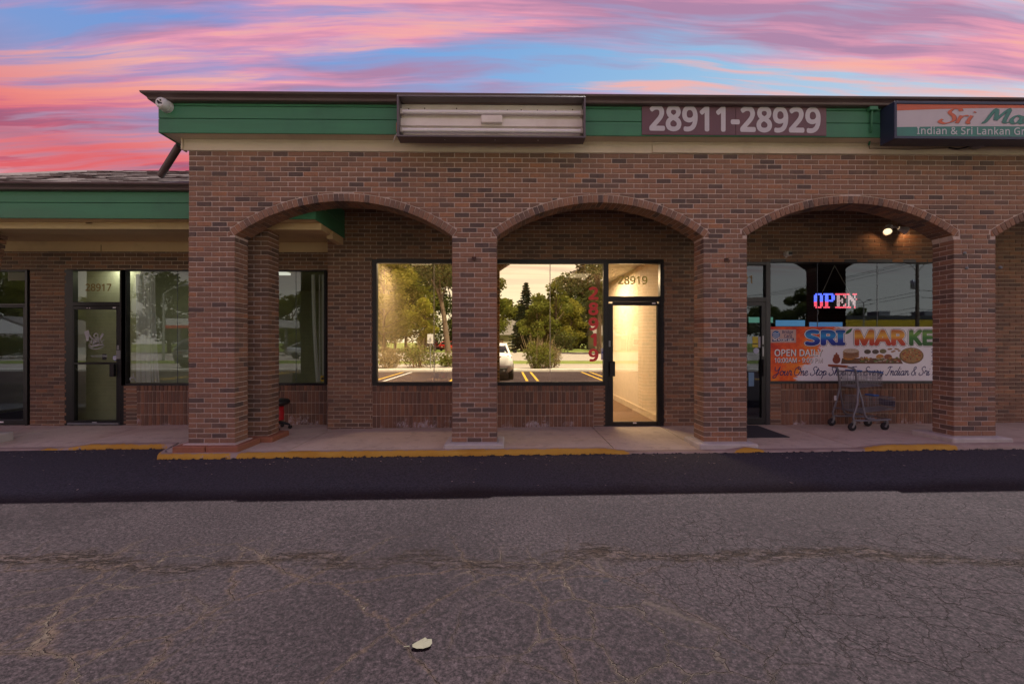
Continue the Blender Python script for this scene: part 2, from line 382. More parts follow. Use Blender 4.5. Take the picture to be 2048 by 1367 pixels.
    def build(s, name, mat, parent=None, label=None, cat=None, group=None, kind=None, base=None, flip=True):
        off = Vector((0, 0, 0))
        p = parent
        while p is not None: off = off + OFF.get(p.name, Vector((0, 0, 0))); p = p.parent
        loc = None
        if parent is None and base is not None: off = Vector(base); loc = base
        o = link(name, s.mesh(name, mat, off), parent, loc); OFF[o.name] = Vector((0, 0, 0)) if loc is None else Vector(loc)
        if flip: fix_normals(o.data)
        return props(o, label, cat, group, kind)
import bmesh
def fix_normals(me):
    if len(me.polygons) > 60000: return
    bm = bmesh.new(); bm.from_mesh(me); bmesh.ops.recalc_face_normals(bm, faces=bm.faces); bm.to_mesh(me); bm.free()

# flat print: filled text and hand-written strokes
try: FONT = bpy.data.fonts.load(os.path.join(bpy.utils.resource_path('LOCAL'), 'datafiles', 'fonts', 'NotoSansHebrew-Regular.woff2'))
except Exception: FONT = None
def text_geo(s, bold=0.0, shear=0.0, space=1.0):
    cu = bpy.data.curves.new('text', 'FONT'); cu.body = s; cu.shear = shear; cu.space_character = space; cu.resolution_u = 4
    if FONT: cu.font = FONT
    ob = bpy.data.objects.new('text', cu); COL.objects.link(ob)
    dg = bpy.context.evaluated_depsgraph_get(); me = bpy.data.meshes.new_from_object(ob.evaluated_get(dg))
    vs = [(v.co.x, v.co.y) for v in me.vertices]; fs = [list(p.vertices) for p in me.polygons]
    bpy.data.objects.remove(ob); bpy.data.curves.remove(cu); bpy.data.meshes.remove(me)
    if bold > 0:                         # heavier weight: the outline repeated a hair apart in depth
        v2 = []; f2 = []
        for i, (dx, dy) in enumerate([(0, 0)] + [(bold * cos(k * pi / 4), bold * sin(k * pi / 4)) for k in range(8)]):
            b = len(v2); v2 += [(x + dx, y + dy, i * 4e-5) for x, y in vs]; f2 += [[j + b for j in f] for f in fs]
        return v2, f2
    return vs, fs
def put_flat(mb, geo, x0, x1, z0, z1, Y, tilt=0.0):
    vs, fs = geo
    ax, bx = min(v[0] for v in vs), max(v[0] for v in vs); az, bz = min(v[1] for v in vs), max(v[1] for v in vs)
    sx, sz = (x1 - x0) / max(1e-6, bx - ax), (z1 - z0) / max(1e-6, bz - az)
    mb.add([(x0 + (v[0] - ax) * sx, Y - (v[2] if len(v) > 2 else 0), z0 + (v[1] - az) * sz + tilt * (v[0] - ax) * sx) for v in vs], fs); return mb
def text(name, s, x0, x1, z0, z1, Y, mat, parent, bold=0.0, shear=0.0, space=1.0, tilt=0.0, label=None):
    o = put_flat(MB(), text_geo(s, bold, shear, space), x0, x1, z0, z1, Y, tilt).build(name, mat, parent, label=label, flip=False)
    return o
SG = {  # hand-lettered strokes: advance, strokes
 'Y': (.72, [[(0, .95), (.05, .62), (.22, .5), (.42, .62), (.55, .98)], [(.55, .98), (.46, .3), (.3, -.2), (.08, -.32), (0, -.14), (.25, .08), (.62, .25)]]),
 'o': (.44, [[(.22, .5), (.06, .42), (.02, .16), (.15, 0), (.32, .1), (.36, .35), (.22, .5), (.3, .4), (.5, .42)]]),
 'u': (.52, [[(0, .3), (.1, .5), (.08, .15), (.18, 0), (.32, .15), (.38, .5)], [(.38, .5), (.38, .12), (.46, 0), (.56, .15)]]),
 'r': (.40, [[(0, .2), (.1, .56), (.15, .45), (.3, .45), (.28, .1), (.36, 0), (.46, .15)]]),
 'O': (.72, [[(.4, .96), (.1, .8), (0, .4), (.15, .02), (.45, .05), (.62, .45), (.5, .88), (.32, .9), (.36, .7), (.68, .76)]]),
 'n': (.48, [[(0, .45), (.08, .5), (.08, 0)], [(.08, .2), (.25, .5), (.33, .4), (.32, .1), (.4, 0), (.52, .15)]]),
 'e': (.40, [[(0, .15), (.25, .3), (.28, .45), (.15, .5), (.04, .3), (.1, .03), (.25, 0), (.44, .15)]]),
 'S': (.60, [[(.6, .8), (.5, .97), (.3, .92), (.22, .7), (.42, .45), (.45, .15), (.2, -.02), (0, .1), (.06, .26)]]),
 't': (.36, [[(0, .15), (.2, .85), (.12, .2), (.2, 0), (.4, .15)], [(0, .58), (.36, .62)]]),
 'p': (.48, [[(0, .3), (.12, .5), (.02, -.4)], [(.08, .25), (.2, .48), (.36, .4), (.32, .1), (.15, 0), (.08, .1)], [(.3, .06), (.5, .15)]]),
 'h': (.48, [[(0, .15), (.2, .7), (.22, .95), (.1, .8), (.05, 0)], [(.05, .1), (.25, .48), (.32, .35), (.3, .05), (.4, 0), (.52, .15)]]),
 'F': (.60, [[(.05, .85), (.3, .95), (.75, .97)], [(.4, .95), (.3, .4), (.2, .02), (0, .08)], [(.2, .48), (.5, .52)]]),
 'E': (.58, [[(.55, .85), (.4, .97), (.2, .85), (.2, .62), (.4, .52), (.1, .4), (.05, .12), (.25, -.02), (.58, .15)]]),
 'v': (.44, [[(0, .35), (.1, .5), (.15, 0), (.35, .45), (.5, .42)]]),
 'y': (.48, [[(0, .35), (.1, .5), (.1, .15), (.2, .05), (.35, .2), (.4, .5)], [(.4, .5), (.3, -.2), (.1, -.38), (.08, -.2), (.52, .15)]]),
 'I': (.50, [[(.1, .75), (.25, .95), (.6, .95)], [(.4, .95), (.3, .4), (.15, 0), (-.05, .1)]]),
 'd': (.50, [[(.32, .4), (.15, .5), (.02, .25), (.12, 0), (.28, .1), (.36, .4)], [(.5, .98), (.36, .3), (.4, 0), (.54, .15)]]),
 'i': (.26, [[(0, .2), (.1, .5), (.08, .1), (.15, 0), (.3, .15)], [(.13, .68), (.16, .74)]]),
 'a': (.48, [[(.32, .4), (.15, .5), (.02, .25), (.12, 0), (.28, .1), (.36, .48)], [(.36, .48), (.34, .1), (.4, 0), (.52, .15)]]),
 '&': (.62, [[(.55, 0), (.2, .6), (.22, .9), (.38, .92), (.38, .7), (.05, .35), (.08, .05), (.3, 0), (.52, .35)]]),
 'L': (.58, [[(.15, .7), (.3, .95), (.38, .8), (.2, .2), (0, .05), (.2, .08), (.6, 0)]]),
 'k': (.46, [[(0, .15), (.2, .8), (.18, .95), (.08, .8), (.05, 0)], [(.05, .2), (.28, .5), (.1, .28), (.32, .02), (.48, .15)]]),
 'M': (.92, [[(0, .04), (.1, .1), (.3, .95), (.42, .2)], [(.42, .2), (.75, .95), (.72, .1), (.9, .08)]]),
 'G': (.72, [[(.62, .8), (.45, .96), (.2, .88), (.04, .5), (.12, .1), (.38, 0), (.6, .12), (.6, .42), (.42, .44)]]),
 'c': (.40, [[(.32, .4), (.2, .5), (.04, .35), (.06, .08), (.2, 0), (.4, .14)]]),
 's': (.38, [[(.28, .42), (.16, .5), (.06, .4), (.26, .2), (.2, .02), (.02, .04)]]),
 'ρ': (.36, [[(.06, .5), (0, 0)], [(.03, .28), (.14, .46), (.30, .50)]]), 'ι': (.22, [[(.06, .5), (.0, .06), (.10, 0)], [(.10, .70), (.13, .76)]]),
 ' ': (.28, [])}
def crom(pts, k=5):
    if len(pts) < 3: return pts
    P = [pts[0]] + list(pts) + [pts[-1]]; out_ = []
    for i in range(1, len(P) - 2):
        a, b, c, d = P[i - 1], P[i], P[i + 1], P[i + 2]
        for j in range(k):
            t = j / k
            out_.append(tuple(.5 * (2 * b[m] + (c[m] - a[m]) * t + (2 * a[m] - 5 * b[m] + 4 * c[m] - d[m]) * t * t + (3 * b[m] - a[m] - 3 * c[m] + d[m]) * t ** 3) for m in (0, 1)))
    return out_ + [pts[-1]]
def stroke_geo(s, w=.045, shear=.28, nib=0.0, nang=.6):
    vs = []; fs = []; cx = 0
    for ch in s:
        adv, strokes = SG[ch]
        for st in strokes:
            pts = [(cx + x + shear * y, y) for x, y in crom(st)]
            b = len(vs)
            for i, p in enumerate(pts):
                q0 = pts[max(0, i - 1)]; q1 = pts[min(len(pts) - 1, i + 1)]
                a = atan2(q1[1] - q0[1], q1[0] - q0[0]); hw = w + nib * abs(sin(a - nang))
                lf_ = 1.2e-5 * (len(vs) % 160); vs += [(p[0] - sin(a) * hw, p[1] + cos(a) * hw, lf_), (p[0] + sin(a) * hw, p[1] - cos(a) * hw, lf_)]
            for i in range(len(pts) - 1): fs.append((b + 2 * i, b + 2 * i + 1, b + 2 * i + 3, b + 2 * i + 2))
        cx += adv
    return vs, fs
def serif_geo(s):                         # roman letters with slab serifs from a light sans
    vs, fs = text_geo(s, .012, 0, 1.06); return vs, fs

# ------------------------------------------------------------------ brickwork
MODX = 0.2032; CH = 0.06755; JT = 0.0112; ZB = 0.172
SHARED = {}
def proj(p):
    v = Vector(p) - Vector((0, CAMY, ZC)); xc = v.x * cos(TH) - v.y * sin(TH); d = v.x * sin(TH) + v.y * cos(TH)
    return (CX + F * xc / d, CY - F * v.z / d, d) if d > .1 else (-1e5, 0, 1)
def weight(x0, x1, y, z0, z1):
    a = proj((x0, y, z0)); b = proj((x1, y, z1))
    w = max(0, min(2048, b[0]) - max(0, a[0])); h = max(0, min(1367, a[1]) - max(0, b[1])); return w * h
def lay_objs(recs, mat, name, limit, stuff_name):
    """recs: (weight, parent, ('box', x0,x1,y0,y1,z0,z1) | ('prism', poly, fn, d0, d1), tone)"""
    recs.sort(key=lambda r: -r[0]); rest = {}
    for i, (w, par, sh, tone) in enumerate(recs):
        off = Vector((0, 0, 0)); q = par
        while q is not None: off = off + OFF.get(q.name, Vector((0, 0, 0))); q = q.parent
        if i < limit and w > 0:
            if sh[0] == 'box':
                x0, x1, y0, y1, z0, z1 = sh[1:]; tb = int(tone * 19.99)
                key = (mat.name, round((x1 - x0) * 500), round((y1 - y0) * 500), round((z1 - z0) * 500), tb)
                if key not in SHARED:
                    mb = MB(); mb.box(0, x1 - x0, 0, y1 - y0, 0, z1 - z0, .004); mb.attr('tone', (tb + .5) / 20, len(mb.f)); me = mb.mesh(name, mat); fix_normals(me); SHARED[key] = me
                o = link(name, SHARED[key], par, Vector((x0, y0, z0)) - off)
            else:
                mb = MB(); mb.prism(*sh[1:], ch=.004); mb.attr('tone', tone, len(mb.f)); base = sh[2](*sh[1][0], sh[3])
                me = mb.mesh(name, mat, base); fix_normals(me); o = link(name, me, par, Vector(base) - off)
        else:
            mb = rest.setdefault(par.name, (par, MB()))[1]; n0 = len(mb.f)
            if sh[0] == 'box': mb.box(*sh[1:], bev=.004)
            else: mb.prism(*sh[1:], ch=.004)
            mb.attr('tone', tone, len(mb.f) - n0)
    for par, mb in rest.values(): mb.build(stuff_name, mat, par, kind='stuff')
def tone(): return R.random()
def sub_rect(rects, h):
    res = []
    for (a, b, c, d) in rects:
        if h[1] <= a or h[0] >= b or h[3] <= c or h[2] >= d: res.append((a, b, c, d)); continue
        if h[0] > a: res.append((a, h[0], c, d))
        if h[1] < b: res.append((h[1], b, c, d))
        m0, m1 = max(a, h[0]), min(b, h[1])
        if h[2] > c: res.append((m0, m1, c, h[2]))
        if h[3] < d: res.append((m0, m1, h[3], d))
    return res
def lay_wall(recs, par, x0, x1, z0, z1, Y, holes=(), arches=(), xorg=None, proud=.007, k0=0, zb=ZB, dm=.02):
    xorg = x0 if xorg is None else xorg
    k = int(floor((z0 - zb) / CH))
    while zb + k * CH < z1 - .01:
        a = zb + k * CH; b = a + CH - JT; s = xorg - (MODX / 2 if (k + k0) % 2 else 0); i = int(floor((x0 - s) / MODX))
        while s + i * MODX < x1:
            u = s + i * MODX + JT / 2; v = u + MODX - JT; i += 1
            rects = [(max(u, x0 + .001), min(v, x1 - .001), max(a, z0), min(b, z1))]
            for h in holes: rects = sub_rect(rects, h)
            for (p, q, c, d) in rects:
                if q - p < .022 or d - c < .012: continue
                py = Y - proud + R.uniform(-.0025, .0025); poly = None; drop = False
                for A in arches:
                    if q <= A['cx'] - A['wo'] or p >= A['cx'] + A['wo']: continue
                    xs = [p + (q - p) * j / 6 for j in range(7)]
                    ext = lambda x: A['zc'] + sqrt(max(0, A['Ro'] ** 2 - (x - A['cx']) ** 2)) + JT if abs(x - A['cx']) < A['wo'] else -9
                    es = [ext(x) for x in xs]
                    if max(es) <= c: continue
                    bot = [(x, max(c, e)) for x, e in zip(xs, es) if e < d - .008]
                    if len(bot) < 2 or bot[-1][0] - bot[0][0] < .02: drop = True; break
                    poly = bot + [(bot[-1][0], d), (bot[0][0], d)]
                if drop: continue
                w = weight(p, q, Y, c, d)
                if poly: recs.append((w, par, ('prism', poly, (lambda u_, v_, d_: (u_, d_, v_)), py, Y + dm), tone()))
                else: recs.append((w, par, ('box', p, q, py, Y + dm, c, d), tone()))
        k += 1
def slab(mb, x0, x1, z0, z1, y0, y1, holes=()):
    xs = sorted({x0, x1, *[v for h in holes for v in h[:2] if x0 < v < x1]}); zs = sorted({z0, z1, *[v for h in holes for v in h[2:] if z0 < v < z1]})
    for i in range(len(xs) - 1):
        for j in range(len(zs) - 1):
            mx, mz = (xs[i] + xs[i + 1]) / 2, (zs[j] + zs[j + 1]) / 2
            if any(h[0] < mx < h[1] and h[2] < mz < h[3] for h in holes): continue
            mb.box(xs[i], xs[i + 1], y0, y1, zs[j], zs[j + 1])
    return mb
def column(recs, par, x0, x1, y0, y1, z0, z1, zb=None):
    """courses of seven bricks, turned end for end in alternate courses"""
    zb = z0 if zb is None else zb; k = 0; j = JT / 2; H = .0953; f = lambda t: R.uniform(-.002, .002)
    W_ = (x1 - x0) / 3; D_ = y1 - y0
    while zb + k * CH < z1 - .02:
        a = zb + k * CH; b = min(a + CH - JT, z1)
        if b > z0 + .01:
            fl = k % 2
            row = [(x0 + i * W_ + (j if i else 0), x0 + (i + 1) * W_ - (j if i < 2 else 0), 0, H) for i in range(3)]
            row += [(x0, x0 + H, H + JT, D_), (x1 - H, x1, H + JT, D_)]
            row += [(x0 + H + JT, (x0 + x1) / 2 - j, D_ - H, D_), ((x0 + x1) / 2 + j, x1 - H - JT, D_ - H, D_)]
            for (p, q, e, g_) in row:
                Y0, Y1 = (y0 + e, y0 + g_) if not fl else (y1 - g_, y1 - e)
                t = tone(); o = R.uniform(-.002, .002)
                vis = weight(p, q, Y0, a, b) if Y0 < y0 + .01 else 0
                recs.append((vis, par, ('box', p - .006 * (abs(p - x0) < .01), q + .006 * (abs(q - x1) < .01), Y0 - (.006 + o if abs(Y0 - y0) < .01 else 0), Y1 + (.006 if abs(Y1 - y1) < .01 else 0), max(a, z0), b), t))
        k += 1

# levels of the place
def gz(X, Y):                            # parking lot, rising gently to the right beside the building
    f_ = max(0.0, min(1.0, (Y + 9) / 7)); return (.017 + .0085 * (max(-9, min(12, X)) + 3.6)) * f_
def wall_base(X): return .092 + .0065 * X if X > -3 else .078
YW = 1.47; YV = 1.85; T = .305
COLPX = [(378, 469), (905, 993), (1407.5, 1493), (1908, 1990)]
COLX = [(aX(a, 0), aX(b, 0)) for a, b in COLPX]
COLX.append((COLX[3][1] + 2.92, COLX[3][1] + 3.53))
WX0 = COLX[0][0]; WX1 = COLX[4][1]; ZTOP = aZ(302.5, 0)
ZS = [aZ(473, 0), aZ(473.5, 0), aZ(472, 0, 1700), aZ(472, 0, 1700)]
ZCR = [aZ(404, 0), aZ(404.5, 0), aZ(407, 0, 1700), aZ(407, 0, 1700)]
ARCH = []
for i in range(4):
    xl, xr = COLX[i][1], COLX[i + 1][0]; w = (xr - xl) / 2; r = ZCR[i] - ZS[i]; Ri = (w * w + r * r) / (2 * r)
    al = math.asin(w / Ri); ARCH.append(dict(cx=(xl + xr) / 2, w=w, Ri=Ri, Ro=Ri + .102, zc=ZCR[i] - Ri, al=al, wo=(Ri + .102) * sin(al), zs=ZS[i]))

# ------------------------------------------------------------------ ground
def ground():
    mb = MB(); xs = [-260, -120, -60, -30, -18, -12] + [-10 + .8 * i for i in range(30)] + [16, 24, 40, 80, 140, 260]
    ys = [12, 3, .6, -.2] + [-.6 - .6 * i for i in range(16)] + [-12, -14.0]
    n = len(xs)
    mb.add([(x, y, gz(x, y)) for y in ys for x in xs], [(j * n + i, j * n + i + 1, (j + 1) * n + i + 1, (j + 1) * n + i) for j in range(len(ys) - 1) for i in range(n - 1)], True)
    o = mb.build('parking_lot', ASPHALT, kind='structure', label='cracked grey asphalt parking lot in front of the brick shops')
ground()
GRASS = M('mown_grass', (.16, .20, .035), .95, .35, 2, 60, .4, dirt=(.16, .14, .05), dirt_amt=.5)
ROADM = M('pale_concrete_road', (.34, .30, .26), .9, .12, .6, 40, .1, dirt=(.22, .19, .16), dirt_amt=.4)
mb = MB(); mb.box(-260, 260, -900, -14.25, -.3, .01); mb.build('lawn', GRASS, kind='structure', label='wide lawn beyond the parking lot')
mb = MB(); mb.box(-260, 260, -14.25, -14.0, -.3, .13, .03); mb.build('far_kerb', CONC_GREY, kind='structure', label='grey kerb closing the far side of the lot')
mb = MB(); mb.box(-260, 260, -21.5, -15.2, -.2, .03); mb.build('far_sidewalk', ROADM, kind='structure', label='pale concrete path across the verge')
mb = MB(); mb.box(-260, 260, -56, -27, -.2, .025); mb.build('road', ROADM, kind='structure', label='pale concrete road beyond the verge')
STRIPE = M('yellow_line_paint', (.60, .36, .03), .8, .25, 8, 90, .2, dirt=(.1, .09, .08), dirt_amt=.7, dscale=6)
WSTRIPE = M('white_line_paint', (.62, .62, .60), .8, .25, 8, 90, .2, dirt=(.1, .09, .08), dirt_amt=.6, dscale=6)
for x in (-14.2, -11.2, -8.2, -5.2, -2.2, .8, 3.8, 6.8, 9.8, 12.8):
    for dx in (0, .42):
        mb = MB(); mb.box(x + dx, x + dx + .1, -13.6, -8.4, .0, .006); mb.build('parking_stripe', WSTRIPE if (x == -5.2 and dx) else STRIPE, kind='structure')

# pavement slabs and kerb along the shops
def y_front(X):
    if X < -4.72: return .36
    if X < -4.45: return .36 - .61 * sin((X + 4.72) / .27 * pi / 2)
    return -.25
PAINT = [(-6.6, -4.7, .60), (-4.7, -3.5, .80), (-3.5, 1.62, 1.12), (3.0, 3.42, .92), (4.72, 6.0, .95), (6.9, 9.0, .9)]
RAMPS = [(1.62, 2.95), (3.45, 4.7), (-9.6, -6.3)]
def kerb_top(X):
    h = .062
    for a, b in RAMPS:
        if a - .35 < X < b + .35: h = min(h, .016 + .046 * max(0, (a - X) / .35, (X - b) / .35))
    return gz(X, -.25) + h
walk = thing('sidewalk', (0, 0, 0), 'concrete sidewalk of jointed slabs under the brick arcade', None); walk['kind'] = 'structure'
cuts = [-9.6, -7.75, -6.3, -4.72, -2.9, -.82, 1.46, 2.62, 4.74, 6.9, 9.0, 11.2]
for i in range(len(cuts) - 1):
    a, b = cuts[i] + .006, cuts[i + 1] - .006; mb = MB(); N = 12; Mm = 8; vs = []
    for u in range(N + 1):
        X = a + (b - a) * u / N; yf = y_front(X) + .135; yb = (YV if X < -3.05 else YW) + .06; zf = kerb_top(X); zb_ = wall_base(X)
        for v in range(Mm + 1):
            t = v / Mm; vs.append((X, yf + (yb - yf) * t, zf + (zb_ - zf) * t - (.006 if (u in (0, N)) else 0)))
    fs = [(u * (Mm + 1) + v, (u + 1) * (Mm + 1) + v, (u + 1) * (Mm + 1) + v + 1, u * (Mm + 1) + v + 1) for u in range(N) for v in range(Mm)]
    mb.add(vs, fs, True); b0 = len(mb.v)
    for u in (0, N):                                   # edges of the slab go down into the joint
        row = [vs[u * (Mm + 1) + v] for v in range(Mm + 1)]
        mb.add(row + [(p[0], p[1], p[2] - .06) for p in row], [(v, v + 1, v + Mm + 2, v + Mm + 1) for v in range(Mm)])
    row = [vs[u * (Mm + 1)] for u in range(N + 1)]
    mb.add(row + [(p[0], p[1], p[2] - .1) for p in row], [(v, v + 1, v + N + 2, v + N + 1) for v in range(N)])
    mb.build('concrete_slab', CONCRETE, walk, flip=False)
mb = MB(); mb.box(-9.6, 11.2, .55, 2.2, -.2, -.045); mb.build('joint_bed', M('joint_dirt', (.05, .04, .033), .95), walk)
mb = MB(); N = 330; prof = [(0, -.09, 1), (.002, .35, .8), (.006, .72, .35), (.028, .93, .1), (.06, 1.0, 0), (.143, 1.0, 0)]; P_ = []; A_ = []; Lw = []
for i in range(N + 1):
    X = -9.6 + 20.8 * i / N; yf = y_front(X) + R.uniform(-.004, .004); zt = kerb_top(X) + .003; z0 = gz(X, -.25) - .03
    pa = 0
    for a, b, s_ in PAINT:
        if a <= X <= b: pa = max(pa, s_ * min(1, (X - a) / .15 + .3, (b - X) / .15 + .3))
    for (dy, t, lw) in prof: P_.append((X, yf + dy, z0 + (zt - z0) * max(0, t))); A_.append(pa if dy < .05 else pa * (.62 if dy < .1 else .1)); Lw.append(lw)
m_ = len(prof)
mb.add(P_, [(i * m_ + j, (i + 1) * m_ + j, (i + 1) * m_ + j + 1, i * m_ + j + 1) for i in range(N) for j in range(m_ - 1)], True)
ko = mb.build('kerb', KERBM, kind='structure', label='concrete kerb with worn yellow paint along the lot', flip=False)
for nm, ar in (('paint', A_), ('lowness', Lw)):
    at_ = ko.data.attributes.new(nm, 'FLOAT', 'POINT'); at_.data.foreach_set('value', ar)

# ------------------------------------------------------------------ the brick arcade
arc = thing('brick_arcade', ((WX0 + WX1) / 2, .15, 0), 'red brown brick arcade with wide arches under green fascia boards', 'arcade')
REC = []; RECA = []; RECS = []
mb = MB(); NS = 400
def soffit_z(X):
    for A in ARCH:
        if abs(X - A['cx']) < A['w']: return A['zc'] + sqrt(A['Ri'] ** 2 - (X - A['cx']) ** 2) + .05
    return min(ZS) - .05
xs = sorted({WX0 + .004 + (WX1 - WX0 - .008) * i / NS for i in range(NS + 1)} | {e for c in COLX for e in (c[0] + .001, c[1] - .001)})
for y, in ((.0,), (T,)):
    vs = []; 
    for X in xs: vs += [(X, y, soffit_z(X)), (X, y, ZTOP + .02)]
    mb.add(vs, [(2 * i, 2 * i + 1, 2 * i + 3, 2 * i + 2) for i in range(len(xs) - 1)])
vs = []
for X in xs: vs += [(X, 0, soffit_z(X)), (X, T, soffit_z(X))]
mb.add(vs, [(2 * i, 2 * i + 1, 2 * i + 3, 2 * i + 2) for i in range(len(xs) - 1)])
mb.add([(WX0 + .004, 0, 2.9), (WX0 + .004, T, 2.9), (WX0 + .004, T, ZTOP), (WX0 + .004, 0, ZTOP)], [(0, 1, 2, 3)])
wall = mb.build('arcade_wall', MORTAR, arc, flip=False)
ZSP = ZB + CH * round((min(ZS) - ZB) / CH)
lay_wall(REC, wall, WX0, WX1, ZSP, ZTOP, 0, arches=ARCH, xorg=WX0,
         holes=[(A['cx'] - A['w'], A['cx'] + A['w'], 0, A['zs'] + .001) for A in ARCH])
PL_TOP = [.172, .176, .167, .236, .24]
for i, (a, b) in enumerate(COLX):
    zt = ZS[min(i, 3)] if i == 0 else min(ZS[min(i, 3)], ZS[i - 1]); kb = ZB
    while kb < PL_TOP[i] - .02: kb += CH
    zt = ZSP
    mb = MB(); mb.box(a + .001, b - .001, .001, T - .001, PL_TOP[i] - .03, zt + .03)
    c = mb.build('column', MORTAR, arc)
    column(REC, c, a, b, 0, T, PL_TOP[i], zt, kb)
    gl = kerb_top((a + b) / 2)
    cap = MB()
    if i == 0:
        # terracotta copings laid round the foot, with a mortar bed
        cap.box(a - .12, a + .30, -.15, T + .1, gl - .06, PL_TOP[0] - .016, .014); o = cap.build('coping_stone', B_PLINTH, arc)
        cap = MB(); cap.box(a + .312, b + .13, -.15, T + .1, gl - .06, PL_TOP[0] - .016, .014); cap.build('coping_stone', B_PLINTH, arc)
        cap = MB(); cap.box(a - .05, b + .05, -.06, T + .05, PL_TOP[0] - .03, PL_TOP[0] - .004, .01); cap.build('mortar_bed', MORTAR, arc)
    else:
        cap.box(a - .105 - .02 * (i == 3), b + .105 + .03 * (i == 3), -.115, T + .12 + .1 * (i == 3), gl - .06, PL_TOP[i] - .012, .015); cap.build('plinth', CONC_GREY, arc)
        cap = MB(); cap.box(a - .03, b + .03, -.035, T + .04, PL_TOP[i] - .02, PL_TOP[i] - .004, .006); cap.build('mortar_bed', M('pale_mortar_bed', (.42, .40, .38), .95, .15), arc)
for A in ARCH:
    mb = MB(); n = 60; vs = []
    for i in range(n + 1):
        t = -A['al'] + 2 * A['al'] * i / n
        for r, y in ((A['Ri'] + .006, .006), (A['Ro'] + .008, .004), (A['Ro'] + .008, T - .006), (A['Ri'] + .006, T - .006)): vs.append((A['cx'] + r * sin(t), y, A['zc'] + r * cos(t)))
    mb.add(vs, [(4 * i + k, 4 * i + (k + 1) % 4, 4 * i + 4 + (k + 1) % 4, 4 * i + 4 + k) for i in range(n) for k in range(4)])
    ring = mb.build('arch_ring', MORTAR, arc)
    for sd in (-1, 1):                                     # cut bricks filling the skewbacks
        e = .004; tri = [(A['cx'] + sd * (A['w'] + .010), A['zs'] + .004), (A['cx'] + sd * (A['wo'] + e), A['zs'] + .004), (A['cx'] + sd * (A['wo'] + e), A['zc'] + A['Ro'] * cos(A['al']) - .006)]
        RECA.append((weight(min(p[0] for p in tri), max(p[0] for p in tri), 0, tri[0][1], tri[2][1]), ring, ('prism', tri if sd > 0 else tri[::-1], lambda u, v, d: (u, d, v), -.007, .05), tone()))
    nb = round(2 * A['al'] * (A['Ri'] + .05) / .069)
    for i in range(nb):
        t0 = -A['al'] + 2 * A['al'] * i / nb; t1 = t0 + 2 * A['al'] / nb; gi = .0045 / A['Ri']
        P4 = [(A['cx'] + r * sin(t), A['zc'] + r * cos(t)) for r, t in ((A['Ri'], t0 + gi), (A['Ro'], t0 + gi), (A['Ro'], t1 - gi), (A['Ri'], t1 - gi))]
        fn = lambda u, v, d: (u, d, v); sp = .0953 if i % 2 else .2032 - JT
        w = weight(min(p[0] for p in P4), max(p[0] for p in P4), 0, min(p[1] for p in P4), max(p[1] for p in P4))
        RECA.append((w, ring, ('prism', P4, fn, -.008 + R.uniform(-.002, .002), sp), tone()))
        RECS.append((0, ring, ('prism', P4, fn, sp + JT, T + .004), tone()))
# brick ends on the open left end of the wall
lay_objs(REC, B_FRONT, 'brick', 300, 'brick_courses'); lay_objs(RECA, B_FRONT, 'arch_brick', 290, 'arch_brick_courses'); lay_objs(RECS, B_FRONT, 'arch_soffit_brick', 0, 'arch_soffit_courses')

# eaves of the arcade
EY = -.215; ZSOF = 4.24; EX0 = aX(316.5, EY); EXR = WX1 + .3; ZF1 = 4.625
mb = MB(); mb.box(WX0 - .055, WX1, -.022, -.0015, ZSOF - .155, ZSOF - .002, .003); mb.build('frieze_board', CREAM, arc)
mb = MB(); mb.box(WX0 - .075, WX0 - .056, -.05, .05, ZSOF - .155, ZSOF - .002, .002); mb.build('frieze_corner_trim', CREAM, arc)
for a, b in ((aX(664, -.02), None), (aX(1304, -.02), None)):
    mb = MB(); mb.box(a, a + .012, -.026, -.0225, ZSOF - .153, ZSOF - .02); mb.build('board_joint_strip', CREAM, arc)
mb = MB(); mb.box(aX(1304, -.02), WX1, -.036, -.0222, ZSOF - .153, ZSOF - .045, .003); mb.build('frieze_repair_board', CREAM, arc)
mb = MB(); mb.box(EX0 + .02, EXR, EY + .02, .30, ZSOF, ZSOF + .02); mb.box(EX0 + .02, WX0 + .02, .30, 5.0, ZSOF, ZSOF + .02); mb.build('soffit', CREAM, arc)
hz = [(ZSOF - .012, 4.412), (4.418, 4.575), (4.581, ZF1)]
for z0, z1 in hz:
    mb = MB(); mb.box(EX0, EXR, EY, EY + .02, z0, z1, .004); mb.build('fascia_board', GREEN, arc)
    mb = MB(); mb.box(EX0, EX0 + .02, EY + .0205, 5.0, z0, z1, .004); mb.build('fascia_board', GREEN, arc)
mb = MB(); mb.box(EX0 + .021, EXR, EY + .0205, EY + .05, ZSOF + .021, ZF1 - .012); mb.build('fascia_backing', DARKIN, arc)
def gutter_profile(z, y):                # ogee gutter section, (outward, height)
    return [(0, z - .090), (-.055, z - .090), (-.075, z - .080), (-.082, z - .058), (-.10, z - .040), (-.128, z - .026), (-.135, z - .012), (-.135, z), (-.120, z), (-.118, z - .014), (0, z - .014)]
def gutter(xa, xb, ye, z, ret, parent, xend_mitre=True):
    mb = MB(); pr = gutter_profile(z, ye); n = len(pr)
    A_ = [(xa + (o if ret else 0), ye + o, h) for o, h in pr]; B_ = [(xb, ye + o, h) for o, h in pr]
    mb.add(A_ + B_, [(i, (i + 1) % n, n + (i + 1) % n, n + i) for i in range(n)]); mb.add(B_, [list(range(n))])
    if ret:
        C_ = [(xa + o, 5.0, h) for o, h in pr]
        mb.add(A_ + C_, [(i, (i + 1) % n, n + (i + 1) % n, n + i) for i in range(n)])
    else: mb.add(A_, [list(range(n))])
    return mb.build('gutter', GUTTER, parent)
ZG = aZ(186.5, EY - .135)
gutter(EX0, EXR, EY, ZG, True, arc)
